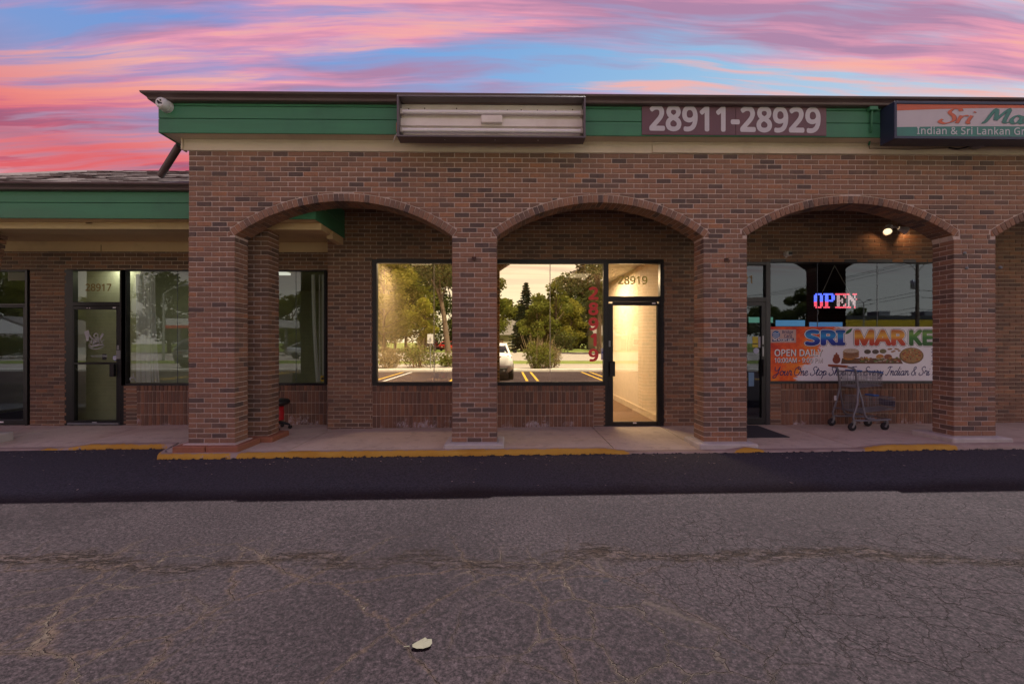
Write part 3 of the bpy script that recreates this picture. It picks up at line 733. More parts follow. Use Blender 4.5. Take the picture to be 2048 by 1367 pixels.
mb = MB(); mb.box(EX0 + .03, EXR, EY + .021, EY + .06, ZF1 - .01, ZG - .02); mb.build('gutter_backing', GUTTER, arc)
# low hipped roof behind the gutter
pz = .30
mb = MB(); e = .06; y0 = EY - e; x0 = EX0 - e; yr = 5.2; zr = ZG - .02 + pz * (yr - y0)
mb.add([(x0, y0, ZG - .012), (EXR, y0, ZG - .012), (EXR, yr, zr), (x0 + (yr - y0), yr, zr), (x0, 2 * yr - y0, ZG - .012), (EXR, 2 * yr - y0, ZG - .012)], [(0, 1, 2, 3), (0, 3, 4), (3, 2, 5, 4)])
mb.build('roof', SHINGLE, arc)
for px0, px1, h in ((305, 332, .02), (333, 382, .03)):
    mb = MB(); a, b = aX(px0, y0), aX(px1, y0); vs = []
    for i in range(9):
        X = a + (b - a) * i / 8; zz_ = ZG - .006 + h * sin(pi * i / 8); vs += [(X, y0 - .03, zz_), (X, y0 + .25, zz_ + .07)]
    mb.add(vs, [(2 * i, 2 * i + 1, 2 * i + 3, 2 * i + 2) for i in range(8)], True); mb.build('lifted_shingle', SHINGLE, arc)
# downspout from the return gutter down to the lower roof
def downspout(pts, name, par):
    mb = MB(); mb.tube(pts, .047, 10)
    for k in range(5):
        an = pi + pi * k / 4
        mb.tube([(p[0] + .046 * cos(an), p[1] + .046 * sin(an) * .9, p[2]) for p in pts], .007, 5)
    return mb.build(name, GUTTER, par)
downspout([(-4.52, .20, 4.235), (-4.60, .24, 4.17), (-4.97, .46, 3.92)], 'downspout', arc)
xd = WX0 - .035
downspout([(xd, .30, 2.9), (xd, .30, .42), (xd, .30, .36), (xd - .075, .30, .27), (xd - .07, .30, .22), (xd - .0, .30, .16)], 'downspout', arc)
# dark board ceiling inside the arcade and roof underside
mb = MB(); mb.box(-3.09, WX1, T + .002, YW - .01, 3.96, 4.0); mb.build('arcade_ceiling', DARKIN, arc)
mb = MB(); mb.box(WX0 + .1, WX1, T + .002, 8, 4.262, 4.28); mb.build('attic_floor', DARKIN, arc)
HOOKM = M('rusty_iron', (.10, .05, .035), .7, .3, 30, 90, .3)
for px, py in ((948, 517), (1452, 520)):
    p = at(px, py, 0); mb = MB()
    mb.box(p[0] - .03, p[0] + .03, -.016, -.004, p[2] - .025, p[2] + .025, .004); mb.tube([(p[0], -.012, p[2] + .01), (p[0], -.06, p[2] + .01), (p[0] + .01, -.075, p[2] - .03), (p[0] + .01, -.05, p[2] - .045)], .007, 6)
    mb.build('iron_hook', HOOKM, arc)
for px, py in ((1932, 536), (2000, 535), (1928, 506)):
    p = at(px, py, 0); mb = MB(); mb.lathe([(.0, -.02), (.018, -.02), (.024, 0), (.02, .004)], (p[0], 0, p[2]), 8, 'Y'); mb.build('wall_anchor', M('grey_putty', (.2, .22, .22), .8), arc)

# ------------------------------------------------------------------ shop building behind the arcade
shop = thing('storefront_building', (2, YW, 0), 'recessed brick storefronts behind the tall arches', 'shop building')
XL = aX(655.5, 1.47); XR = WX1; GLY = YW + .045
def rX(px): return aX(px, YW)
def rZ(py, px=1024): return aZ(py, YW, px)
A0, A1, D0, D1 = rX(745), rX(1211), rX(1211), rX(1327)
HA = rZ(519); SA = rZ(770)
B0, B1, BD0 = rX(1539), rX(1902), rX(1539) - 1.05
HB = rZ(524, 1650); SB = rZ(766, 1650)
holes = [(A0, D1, SA, HA), (D0, D1, -1, SA), (BD0, B1, SB, HB), (BD0, B0, -1, SB)]
mb = MB(); slab(mb, XL, XR, -.05, 4.0, YW + .002, YW + .2, holes)
mb.box(XL + .002, XL + .1, YW + .2, YV + .1, -.05, 4.0)
sw = mb.build('shop_wall', MORTAR_B, shop)
REC = []; RSOL = []
bulks = [(A0, rX(1187), SA, True), (rX(1187), A1, SA, False), (rX(1562), B1, SB, True), (B0, rX(1562), SB, False)]
bh = [(a, b, -1, s + .002) for a, b, s, f in bulks]
lay_wall(REC, sw, XL, XR, .04, 3.98, YW, holes=holes + bh, xorg=XL, proud=.006, zb=.04)
def bulkhead(par, recs, a, b, top, base, Y, soldier):
    if soldier:
        n = max(1, round((b - a) / .0677)); w = (b - a) / n; rows = [(top - .098, top - .006, .016)]
        z = top - .104
        while z > base + .02: rows.append((max(z - .1985, base), z - .007, .006)); z -= .2032
        for (z0, z1, pr) in rows:
            for i in range(n):
                p, q = a + i * w + .004, a + (i + 1) * w - .004
                recs.append((weight(p, q, Y, z0, z1), par, ('box', p, q, Y - pr - R.uniform(0, .003), Y + .02, z0, z1), tone()))
    else:
        z = top - .008
        while z > base + .02:
            z0 = max(z - CH + JT, base); recs.append((weight(a, b, Y, z0, z), par, ('box', a + .004, b - .004, Y - .006, Y + .02, z0, z), tone())); z -= CH
for a, b, s, f in bulks:
    if f:
        mb = MB(); mb.box(a, b, YW - .002, YW + .0015, 0, s - .004); bk = mb.build('bulkhead', MORTAR_B, shop); bulkhead(bk, RSOL, a, b, s, wall_base(a) - .02, YW - .002, True)
    else: bulkhead(sw, REC, a, b, s, wall_base(a) - .02, YW, False)
# left wing wall bricks belong to the wing; the return at its end belongs here
for k in range(57):
    z0 = .04 + k * CH
    for j, (y0, y1) in enumerate([(YW, YW + .2)] if k % 2 else [(YW, YW + .095), (YW + .105, YW + .3)]):
        REC.append((0, sw, ('box', XL - .005, XL + .03, y0, y1, z0, z0 + CH - JT), tone()))
lay_objs(REC, B_WALL, 'brick', 300, 'brick_courses'); lay_objs(RSOL, B_SOLD, 'soldier_brick', 300, 'soldier_courses')

def pbox(mb, px0, px1, py0, py1, Y, y0, y1, bev=.003):
    mb.box(aX(px0, Y), aX(px1, Y), y0, y1, aZ(py1, Y, (px0 + px1) / 2), aZ(py0, Y, (px0 + px1) / 2), bev); return mb
def pane(par, px0, px1, py0, py1, Y, mat, name='pane'):
    mb = MB(); a, b = aX(px0, Y), aX(px1, Y); z1, z0 = aZ(py0, Y, px0), aZ(py1, Y, px0)
    mb.add([(a, Y, z0), (b, Y, z0), (b, Y, z1), (a, Y, z1)], [(0, 1, 2, 3)]); return mb.build(name, mat, par, flip=False)
def emptypart(name, par, loc):
    o = bpy.data.objects.new(name, None); COL.objects.link(o); o.parent = par; q = par; off = Vector((0, 0, 0))
    while q is not None: off = off + OFF.get(q.name, Vector((0, 0, 0))); q = q.parent
    o.location = Vector(loc) - off; OFF[o.name] = Vector(loc) - off; return o
GF = GLY - .002
# unit with the mirrored glass
win = emptypart('window', shop, (0, GLY, 1.8))
mb = MB()
for r in ((745, 755, 519, 770), (755, 1327, 519, 527.5), (755, 1207, 763, 770.5), (1206, 1216, 527.5, 852)): pbox(mb, *r, GLY, GLY - .05, GLY + .05)
mb.build('window_frame', BLACKF, win)
for a, b in ((753, 868), (868.6, 1100), (1100.6, 1208)): pane(win, a, b, 526, 765, GLY, G_GOLD)
for px in (868, 1100):
    mb = MB(); pbox(mb, px - .6, px + .8, 527.5, 763, GLY, GLY - .006, GLY + .006, .001); mb.build('glass_joint', M('bright_glass_edge', (.75, .62, .42), .25), win)
REDV = M('red_vinyl_figures', (1.0, .08, .07), .45, .06); GOLDV = M('gold_vinyl_figures', (1.0, .84, .20), .45, .08); WHV = M('white_vinyl', (.88, .88, .86), .5, .05)
def column_text(s, pxc, w, tops, h, Y, mat, par, name='window_number'):
    mb = MB()
    for ch, t in zip(s, tops):
        ww = w * (.62 if ch == '1' else 1)
        put_flat(mb, text_geo(ch, .038), aX(pxc - ww / 2, Y), aX(pxc + ww / 2, Y), aZ(t + h, Y), aZ(t, Y), Y)
    return mb.build(name, mat, par, flip=False)
column_text('28919', 1187, 20, [573, 604, 634.5, 666, 697], 26, GF, REDV, win)
mb = MB(); pbox(mb, 1202, 1210, 696, 719, GLY, GF - .001, GF, 0); mb.build('paper_notice', WHV, win)
mb = MB(); pbox(mb, 1203, 1208, 703, 706, GLY, GF - .002, GF - .0015, 0); mb.build('notice_print', M('blue_print', (.1, .22, .6), .6), win)
door = emptypart('door', shop, (0, GLY, .2))
mb = MB()
for r in ((1216, 1225, 607, 852), (1313, 1318, 607, 852), (1225, 1313, 603.5, 611), (1225, 1313, 842, 851)): pbox(mb, *r, GLY, GLY - .045, GLY + .02)
mb.build('door_leaf', BLACKF, door)
mb = MB()
for r in ((1318.5, 1327, 527.5, 854), (1216, 1318.5, 593, 603)): pbox(mb, *r, GLY, GLY - .05, GLY + .05)
mb.build('door_frame', BLACKF, door)
pane(door, 1222, 1316, 610, 845, GLY - .01, G_DOOR); pane(door, 1214, 1320, 526, 595, GLY, G_DOOR, 'transom_pane')
text('door_number', '28919', aX(1236, GF), aX(1295, GF), aZ(568, GF), aZ(551.5, GF), GF, GOLDV, door, .022)
mb = MB(); pbox(mb, 1218.5, 1229.5, 722, 752, GLY - .06, GLY - .10, GLY - .045, .008); mb.build('pull_handle', BLACKP, door)
mb = MB(); pbox(mb, 1217.5, 1221, 681, 693, GLY - .046, GLY - .05, GLY - .045, .001); mb.build('lock_plate', STEELG, door)
mb = MB(); pbox(mb, 1304, 1311, 605, 607.5, GLY - .046, GLY - .048, GLY - .045, 0); pbox(mb, 1266, 1273, 844, 846.5, GLY - .046, GLY - .048, GLY - .045, 0); mb.build('maker_label', WHV, door)
mb = MB(); pbox(mb, 1318, 1327, 598, 610, GLY - .05, GLY - .075, GLY - .05, .004); pbox(mb, 1316, 1322, 843, 850, GLY - .05, GLY - .07, GLY - .05, .004); mb.build('pivot_hinge', BLACKF, door)

# market unit
win2 = emptypart('window', shop, (5, GLY, 1.8))
mb = MB()
for r in ((1529, 1538, 524, 850), (1538, 1902, 519.5, 525.5), (1538, 1902, 761, 768), (1895, 1902, 525.5, 761)): pbox(mb, *r, GLY, GLY - .05, GLY + .05)
mb.build('window_frame', M('dark_grey_frame', (.030, .030, .034), .35, .15), win2)
for a, b in ((1537, 1634.5), (1635, 1754), (1754.5, 1896)): pane(win2, a, b, 524, 763, GLY, G_DARK)
for px in (1634.7, 1754.2):
    mb = MB(); pbox(mb, px - .5, px + .5, 525.5, 655, GLY, GLY - .005, GLY + .005, .001); mb.build('glass_joint', M('grey_glass_edge', (.1, .12, .15), .25), win2)
door2 = emptypart('door', shop, (4, GLY, .2))
mb = MB(); bx0 = BD0
ZD = aZ(601, GLY, 1510); z0 = wall_base(4)
mb.box(bx0, bx0 + .06, GLY - .05, GLY + .05, z0, HB); mb.box(bx0 + .06, aX(1529, GLY), GLY - .05, GLY + .05, ZD - .02, ZD + .05); mb.box(bx0 + .06, aX(1529, GLY), GLY - .05, GLY + .05, HB - .05, HB); mb.build('door_frame', BLACKF, door2)
mb = MB(); xa, xb = bx0 + .065, aX(1528.5, GLY)
mb.box(xa, xa + .07, GLY - .045, GLY + .02, z0 + .01, ZD - .025); mb.box(xb - .07, xb, GLY - .045, GLY + .02, z0 + .01, ZD - .025); mb.box(xa + .07, xb - .07, GLY - .045, GLY + .02, ZD - .09, ZD - .025); mb.box(xa + .07, xb - .07, GLY - .045, GLY + .02, z0 + .01, z0 + .12); mb.build('door_leaf', BLACKF, door2)
def rawpane(par, a, b, z0, z1, Y, mat, name='pane'):
    mb = MB(); mb.add([(a, Y, z0), (b, Y, z0), (b, Y, z1), (a, Y, z1)], [(0, 1, 2, 3)]); return mb.build(name, mat, par, flip=False)
rawpane(door2, xa + .05, xb - .05, z0 + .1, ZD - .07, GLY - .01, G_DARK); rawpane(door2, bx0 + .05, aX(1531, GLY), ZD + .03, HB - .03, GLY, G_DARK, 'transom_pane')
text('door_number', '28921', bx0 + .33, aX(1504.5, GF), aZ(566, GF), aZ(549, GF), GF, M('tan_vinyl', (.35, .27, .15), .6), door2, .02)
mb = MB(); pbox(mb, 1524, 1527.5, 718, 752, GLY - .046, GLY - .09, GLY - .06, .006); mb.build('pull_handle', BLACKP, door2)
mb = MB(); pbox(mb, 1524.5, 1527.5, 671, 688, GLY - .046, GLY - .05, GLY - .045, .001); pbox(mb, 1524.5, 1527.5, 693, 712, GLY - .046, GLY - .052, GLY - .045, .001); mb.build('lock_plate', STEELG, door2)
for r, c, nm in (((1505, 1516, 673, 694), (.60, .50, .05), 'yellow_notice'), ((1517, 1522, 673, 695), (.55, .56, .6), 'card_stickers'), ((1497, 1508, 744, 772), (.16, .30, .44), 'blue_notice')):
    mb = MB(); pbox(mb, *r, GLY - .012, GLY - .0135, GLY - .0125, 0); mb.build(nm, M(nm, c, .6), door2)
mb = MB(); pbox(mb, 1505.5, 1515.5, 686, 688.2, GLY - .014, GLY - .0145, GLY - .0138, 0); mb.build('notice_print', BLACKP, door2)
def disc(px, py, r, Y, n=20): c = at(px, py, Y); return [(c[0] + r * cos(2 * pi * k / n), Y, c[2] + r * sin(2 * pi * k / n)) for k in range(n)]
mb = MB(); mb.add(disc(1512.5, 701, .05, GLY - .013), [list(range(20))]); mb.build('round_sticker', M('pale_blue_sticker', (.45, .5, .62), .6), door2)

# rooms behind the glass
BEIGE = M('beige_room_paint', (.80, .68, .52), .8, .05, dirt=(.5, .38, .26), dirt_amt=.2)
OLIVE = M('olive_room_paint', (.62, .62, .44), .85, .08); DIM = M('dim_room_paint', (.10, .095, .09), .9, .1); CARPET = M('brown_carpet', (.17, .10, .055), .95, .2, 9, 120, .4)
def room(par, x0, x1, y0, y1, z0, z1, wall_m, back_m, floor_m, ceil_m):
    mb = MB(); mb.box(x0 - .05, x0, y0, y1, z0, z1); mb.build('room_wall', wall_m, par)
    mb = MB(); mb.box(x1, x1 + .05, y0, y1, z0, z1); mb.build('room_wall', wall_m, par)
    mb = MB(); mb.box(x0, x1, y1, y1 + .05, z0, z1); mb.build('room_back_wall', back_m, par)
    mb = MB(); mb.box(x0, x1, y0, y1, z0 - .05, z0); mb.build('room_floor', floor_m, par)
    mb = MB(); mb.box(x0, x1, y0, y1, z1, z1 + .05); mb.build('room_ceiling', ceil_m, par)
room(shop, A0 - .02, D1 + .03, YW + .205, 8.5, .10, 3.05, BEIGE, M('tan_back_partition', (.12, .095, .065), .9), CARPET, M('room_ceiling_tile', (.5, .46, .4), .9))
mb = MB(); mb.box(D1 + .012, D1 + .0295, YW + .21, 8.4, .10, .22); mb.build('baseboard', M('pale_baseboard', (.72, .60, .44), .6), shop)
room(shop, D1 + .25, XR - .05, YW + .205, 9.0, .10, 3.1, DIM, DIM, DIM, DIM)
# lit fittings of the empty unit
for (lx, ly, e, sz) in ((D1 - 1.0, YW + 2.6, 105, 1.3), (A0 + .62, YW + .9, 44, .4)):
    fz = .2; mb = MB(); mb.box(lx - fz, lx + fz, ly - fz, ly + fz, 3.0, 3.045, .01); mb.build('ceiling_glow_panel', glow('lit_warm_diffuser', (1, .80, .52), 1.2), shop)
    l = bpy.data.lights.new('room_area_lamp', 'AREA'); l.energy = e; l.size = sz; l.color = (1, .78, .52); lo = bpy.data.objects.new('room_area_lamp', l); COL.objects.link(lo); lo.location = (lx, ly, 2.98)
# sunshade table with bottles standing inside the window
tb = thing('side_table', (aX(880, YW + .5), YW + .5, .1), 'pale side table just inside the mirrored window', 'table')
tx = aX(888, YW + .5); tz = aZ(757, YW + .5)
mb = MB(); mb.box(tx - .28, tx + .5, YW + .28, YW + .75, tz - .03, tz, .006); mb.build('table_top', M('tan_laminate', (.55, .38, .25), .5), tb)
for dx in (-.24, .46):
    for dy in (.31, .72):
        mb = MB(); mb.tube([(tx + dx, YW + dy, .1), (tx + dx, YW + dy, tz - .03)], .016, 8); mb.build('leg', STEELG, tb)
for i, (px, c, lab) in enumerate(((873, (.05, .14, .45), 'blue labelled white spray bottle on the side table'), (882, (.72, .72, .70), 'plain white jug on the side table'), (890, (.55, .06, .06), 'red labelled white bottle on the side table'), (899, (.70, .69, .66), 'plain white carton on the side table, at its pillar end'))):
    x = aX(px, YW + .42); b = thing('bottle', (x, YW + .42, tz), lab, 'bottle', 'cleaning bottles on the side table')
    mb = MB(); mb.lathe([(.0, tz + .001), (.036, tz + .002), (.038, tz + .12), (.03, tz + .15), (.012, tz + .17)], (x, YW + .42, 0), 14); mb.build('bottle_body', WHITEP, b)
    mb = MB(); mb.lathe([(.0395, tz + .02), (.0398, tz + .11)], (x, YW + .42, 0), 14); mb.build('paper_label', M('label_%d' % i, c, .5), b)
    mb = MB(); mb.lathe([(.013, tz + .165), (.013, tz + .19)], (x, YW + .42, 0), 10)
    if i == 0: mb.box(x - .05, x + .015, YW + .41, YW + .43, tz + .19, tz + .215, .004)
    mb.build('cap', WHITEP, b)

# window banner of the market
FRONT = GLY - .012
ban = thing('window_banner', (aX(1700, FRONT), FRONT, aZ(760, FRONT, 1700)), 'orange and white SRI MARKET vinyl banner across the window foot', 'banner')
def banner_mat():
    m, q, o = new_mat('printed_paint_splash'); p = q.n('ShaderNodeBsdfPrincipled'); P = pos(q)
    s = q.n('ShaderNodeSeparateXYZ'); q.set(s, 0, P); x0 = aX(1538, FRONT)
    u = q.math('SUBTRACT', s.outputs[0], x0); v = q.math('SUBTRACT', s.outputs[2], aZ(763, FRONT, 1600))
    n = q.noise(q.mapping(P, (1, 1, 1), (0, .6, 0)), 3.0, 6, .7); n2 = q.noise(q.mapping(P, (2.2, 1, 9), (0, -.7, 0)), 3, 5, .7)
    e = q.math('SUBTRACT', q.math('SUBTRACT', u, q.math('MULTIPLY', v, .82)), q.math('ADD', .40, q.mapr(n2, .2, .8, -.22, .22)))
    col = q.ramp(q.math('ADD', n, q.math('MULTIPLY', e, .22)), [(.22, (.62, .03, .01)), (.42, (.92, .12, .012)), (.55, (.98, .28, .02)), (.70, (1.0, .52, .04))])
    c = q.mix(q.mapr(e, -.02, .05), col, (.92, .92, .94))
    q.set(p, 'Base Color', c); p.inputs['Roughness'].default_value = .5; q.nt.links.new(p.outputs[0], o.inputs[0]); return m
mb = MB(); pbox(mb, 1538.5, 1895, 653, 762, FRONT, FRONT, FRONT + .004, 0); mb.build('vinyl_sheet', banner_mat(), ban)
def grad(name, stops, z0, z1, rough=.5):
    m, q, o = new_mat(name); p = q.n('ShaderNodeBsdfPrincipled'); s = q.n('ShaderNodeSeparateXYZ'); q.set(s, 0, pos(q))
    q.set(p, 'Base Color', q.ramp(q.mapr(s.outputs[2], z0, z1), stops)); p.inputs['Roughness'].default_value = rough; q.nt.links.new(p.outputs[0], o.inputs[0]); return m
LZ = []
def bt(name, s, px0, px1, py0, py1, mat, lift=.001, bold=.0, shear=0.0, label=None):
    Y = FRONT - lift; return text(name, s, aX(px0, Y), aX(px1, Y), aZ(py1, Y, (px0 + px1) / 2), aZ(py0, Y, (px0 + px1) / 2), Y, mat, ban, bold, shear, label=label)
z0, z1 = aZ(691, FRONT, 1650), aZ(659, FRONT, 1650)
BLUEG = grad('print_blue_gradient', [(0, (.004, .012, .22)), (.35, (.008, .06, .50)), (.6, (.02, .36, .75)), (1, (.008, .03, .36))], z0, z1)
REDG = grad('print_red_gold_gradient', [(0, (.55, .02, .01)), (.35, (.66, .08, .012)), (.6, (.92, .52, .05)), (1, (.52, .09, .015))], z0, z1)
GRNG = grad('print_green_gradient', [(0, (.012, .09, .012)), (.5, (.03, .22, .02)), (.75, (.16, .38, .05)), (1, (.015, .10, .015))], z0, z1)
DKP = M('print_dark_outline', (.03, .02, .05), .5)
for w, px0, px1, mt in (('SRI', 1610, 1691, BLUEG), ('MAR', 1709, 1812, REDG), ('KET', 1818, 1893, GRNG)):
    bt('banner_outline', w, px0 - 2.6, px1 + 2.6, 656.8, 693, DKP, .001, .085); bt('banner_outline', w, px0 - 1.9, px1 + 1.9, 657.6, 692.3, WHV, .0016, .075); bt('banner_lettering', w, px0, px1, 659, 691, mt, .0022, .05)
mb = MB(); Y = FRONT - .003
lf = [(1690, 668), (1694, 661), (1701, 657), (1705, 656), (1702, 663), (1696, 667)]; mb.add([at(a, b, Y) for a, b in lf], [list(range(6))]); mb.build('printed_leaf', M('print_leaf_green', (.03, .17, .03), .5), ban)
SHD = M('print_shadow', (.10, .03, .02), .6); 
bt('banner_outline', 'OPEN DAILY', 1549.8, 1645.8, 698.8, 712.8, SHD, .001, .03); bt('banner_lettering', 'OPEN DAILY', 1549, 1645, 698, 712, WHV, .0016, .02)
bt('banner_outline', '10:00AM - 9:00 PM', 1549.8, 1645.6, 715.8, 725.8, SHD, .001, .03); bt('banner_lettering', '10:00AM - 9:00 PM', 1549, 1645, 715, 725, WHV, .0016, .02)
NAVY = M('print_navy', (.012, .016, .13), .5)
mb = MB(); Y = FRONT - .0012; gq = stroke_geo('Your One Stop Shop For Every Indian & Sri Lankan', .044, .26)
put_flat(mb, gq, aX(1545, Y), aX(1916, Y), aZ(757.5, Y, 1700), aZ(732, Y, 1700), Y)
keep = [f for f in mb.f if max(mb.v[i][0] for i in f) < aX(1893, Y)]; mb.f = keep; mb.sm = [False] * len(keep); mb.build('script_lettering', NAVY, ban, flip=False)
# small card print
mb = MB(); pbox(mb, 1540.5, 1592, 658.5, 685, FRONT, FRONT - .0012, FRONT - .0008, 0); mb.build('printed_card', M('print_pale_peach', (.60, .42, .36), .5), ban)
mb = MB(); mb.add(disc(1552, 669, .068, FRONT - .0016), [list(range(20))]); mb.build('printed_emblem', M('print_mid_blue', (.04, .16, .42), .5), ban)
mb = MB()
for k in range(3): mb.add([at(1546 + dx, 667 + 4 * k - dy, FRONT - .002) for dx, dy in ((0, 0), (4, 2.2), (8, 0), (12, 1.8), (12, .6), (8, -1), (4, 1.0), (0, -1.2))], [list(range(8))])
mb.build('emblem_waves', WHV, ban)
bt('card_lettering', 'Bridge', 1564.5, 1586, 660, 668.5, NAVY, .0016, .015); bt('card_lettering', 'Card', 1568, 1584, 668, 675, NAVY, .0016, .015)
mb = MB(); mb.add([at(a, b, FRONT - .0016) for a, b in ((1544.5, 678), (1587.5, 675.5), (1587.5, 680.5), (1544.5, 683))], [(0, 1, 2, 3)]); mb.build('printed_ribbon', NAVY, ban)
bt('card_lettering', 'WE ACCEPT EBT', 1546.5, 1585.5, 677, 681.4, WHV, .0022, .03)
# printed food picture, a flat picture of plates, bowls and spices
def fdisc(name, px, py, rx, ry, col, lift, n=22):
    c = at(px, py, FRONT - lift); s_ = 900 / 7.6; mb = MB()
    mb.add([(c[0] + rx / s_ * cos(2 * pi * k / n), FRONT - lift, c[2] + ry / s_ * sin(2 * pi * k / n)) for k in range(n)], [list(range(n))]); return mb.build(name, M('print_' + '%02x%02x%02x' % tuple(int(c_ * 255) for c_ in col), col, .5, .35, 40, 90, 0), ban)
mb = MB(); mb.add([at(a, b, FRONT - .001) for a, b in ((1684, 716), (1800, 716), (1806, 727), (1682, 727))], [(0, 1, 2, 3)]); mb.build('printed_board', M('print_brown_board', (.16, .07, .03), .5, .3, 20), ban)
fdisc('printed_plate', 1823, 711, 25, 16.5, (.22, .12, .04), .0014); fdisc('printed_plate', 1823, 710, 22.5, 14.5, (.42, .24, .08), .0018)
for i in range(46):
    a = R.uniform(0, 2 * pi); r = sqrt(R.random()); fdisc('printed_spice', 1823 + 20 * r * cos(a), 710 + 12.5 * r * sin(a), R.uniform(1.2, 3.4), R.uniform(.9, 2.2), R.choice([(.45, .10, .03), (.55, .28, .06), (.30, .06, .02), (.60, .42, .18), (.22, .2, .05)]), .0021 + i * 1e-5, 8)
for px, py, rx, ry, c in ((1702, 712, 17, 4.5, (.40, .20, .08)), (1702, 708, 17, 4.5, (.30, .14, .06)), (1702, 704, 17, 4.5, (.42, .24, .10)), (1702, 701, 16, 4.5, (.62, .50, .36)), (1735, 703, 7, 4.5, (.10, .07, .04)), (1751, 703, 7, 4.5, (.09, .06, .04)), (1766, 702, 7, 4.5, (.20, .18, .07)), (1760, 713, 8, 5, (.62, .25, .03)), (1776, 713, 8, 5, (.30, .08, .03)), (1698, 715, 12, 5, (.55, .22, .03)), (1698, 720, 13, 4, (.14, .07, .03)), (1673, 719, 8, 8, (.28, .05, .02)), (1673, 711, 6, 3, (.34, .08, .03)), (1673, 707, 2, 2.4, (.3, .06, .03))): fdisc('printed_bowl', px, py, rx, ry, c, .0016 + R.random() * .0004)
for i in range(60):
    px = R.uniform(1708, 1800); fdisc('printed_spice', px, R.uniform(714, 724) if px > 1716 else 720, R.uniform(1.5, 5), R.uniform(.8, 1.8), R.choice([(.40, .04, .02), (.12, .22, .04), (.55, .30, .05), (.5, .4, .3), (.24, .10, .04)]), .0022 + i * 1e-5, 8)
for i in range(7): fdisc('printed_spice', 1778 + i * 3.4, 700 + R.uniform(-3, 3), 3.2, 1.6, (.40, .20, .08), .0024 + i * 1e-5, 8)
for i in range(3): bt('banner_lettering', '313'[i], 1862, 1867, 697 + i * 12, 705 + i * 12, NAVY, .001, .02)

# LED sign
LY = GLY + .09
led = thing('led_sign', (aX(1668, LY), LY, aZ(590, LY, 1668)), 'blue and red LED OPEN sign hanging on cords in the window', 'sign')
GL_ = {'O': ['.####.', '##..##', '##..##', '##..##', '##..##', '##..##', '##..##', '##..##', '.####.'], 'P': ['######.', '.##..##', '.##..##', '.##..##', '.#####.', '.##....', '.##....', '.##....', '####...'],
       'E': ['#######', '.##..##', '.##...#', '.##.#..', '.####..', '.##.#..', '.##...#', '.##..##', '#######'], 'N': ['##..###', '.##..#.', '.###.#.', '.####.#'[:7], '.#.###.', '.#..##.', '.#..##.', '.#...#.', '###..#.']}
dots = {'blue': MB(), 'red': MB(), 'white': MB()}
px = 1628.0
for ch, wd in (('O', 18), ('P', 23), ('E', 22), ('N', 21)):
    rows = GL_[ch]; nc = len(rows[0]); NY = 18; NXc = int(nc * 2)
    for j in range(NY):
        for i in range(NXc):
            if rows[j // 2][i // 2] != '#': continue
            cx_ = px + (i + .5) * wd / NXc; cy_ = 586.5 + (j + .5) * 29.5 / NY; c = at(cx_, cy_, LY); h = .0045
            edge = i in (0, NXc - 1) or j in (0, NY - 1)
            key = ('blue' if j < 10 else 'red') if ch in 'OP' else ('red' if edge or j in (1, 16) else 'white')
            if key == 'red' and ch in 'EN' and False: pass
            dots[key].add([(c[0] - h, LY, c[2] - h), (c[0] + h, LY, c[2] - h), (c[0] + h, LY, c[2] + h), (c[0] - h, LY, c[2] + h)], [(0, 1, 2, 3)])
    px += wd + .7
for k, c, s_ in (('blue', (.08, .12, 1.0), 3.2), ('red', (1.0, .10, .16), 1.6), ('white', (.95, .62, .66), .8)): dots[k].build(k + '_leds', glow('led_' + k, c, s_), led, kind='stuff', flip=False)
mb = MB(); pbox(mb, 1627, 1713, 585, 617.5, LY + .004, LY + .004, LY + .02, .004); mb.build('led_panel', M('clear_dark_acrylic', (.015, .015, .03), .2), led)
tp = at(1669, 531, LY)
for px_ in (1643, 1701):
    mb = MB(); mb.tube([at(px_, 588, LY), tp], .0035, 5); mb.build('hanging_cord', WHITEP, led)
mb = MB(); mb.tube([at(a, b, LY + .01) for a, b in ((1634, 617), (1638, 624), (1634, 632), (1636, 642), (1634, 656))], .004, 5); mb.build('power_cord', WHITEP, led)
for px0, px1, py0, py1, c, lab in ((1551, 1609, 640, 652, (.10, .28, .55), 'pale blue glowing panel standing in for a mirrored car'), (1618, 1684, 644, 656, (.08, .22, .48), 'blue glowing panel in place of a car reflection behind the OPEN cord'), (1497, 1545, 634, 645, (.12, .32, .26), 'green glowing panel replacing a passing car mirrored in the market door')):  # glowing blocks added indoors to imitate passing cars reflected in the glass
    Yc = YW + 1.2; mb = MB(); pbox(mb, px0, px1, py0, py1 + 60, Yc, Yc, Yc + .6, .01); mb.box(aX(px0, Yc), aX(px1, Yc), Yc, Yc + .6, .1, aZ(py1 + 60, Yc)); o = thing('car_reflection_block', (aX((px0 + px1) / 2, Yc), Yc, .1), lab, 'reflection_block'); mb.build('reflection_block_body', M('black_block_body', (.02, .02, .025), .4), o)
    mb = MB(); pbox(mb, px0, px1, py0, py1, Yc - .001, Yc - .02, Yc - .001, .004); mb.build('glow_face', M('car_reflection_glow_%d' % px0, c, .5, emit=c, estr=.35), o)

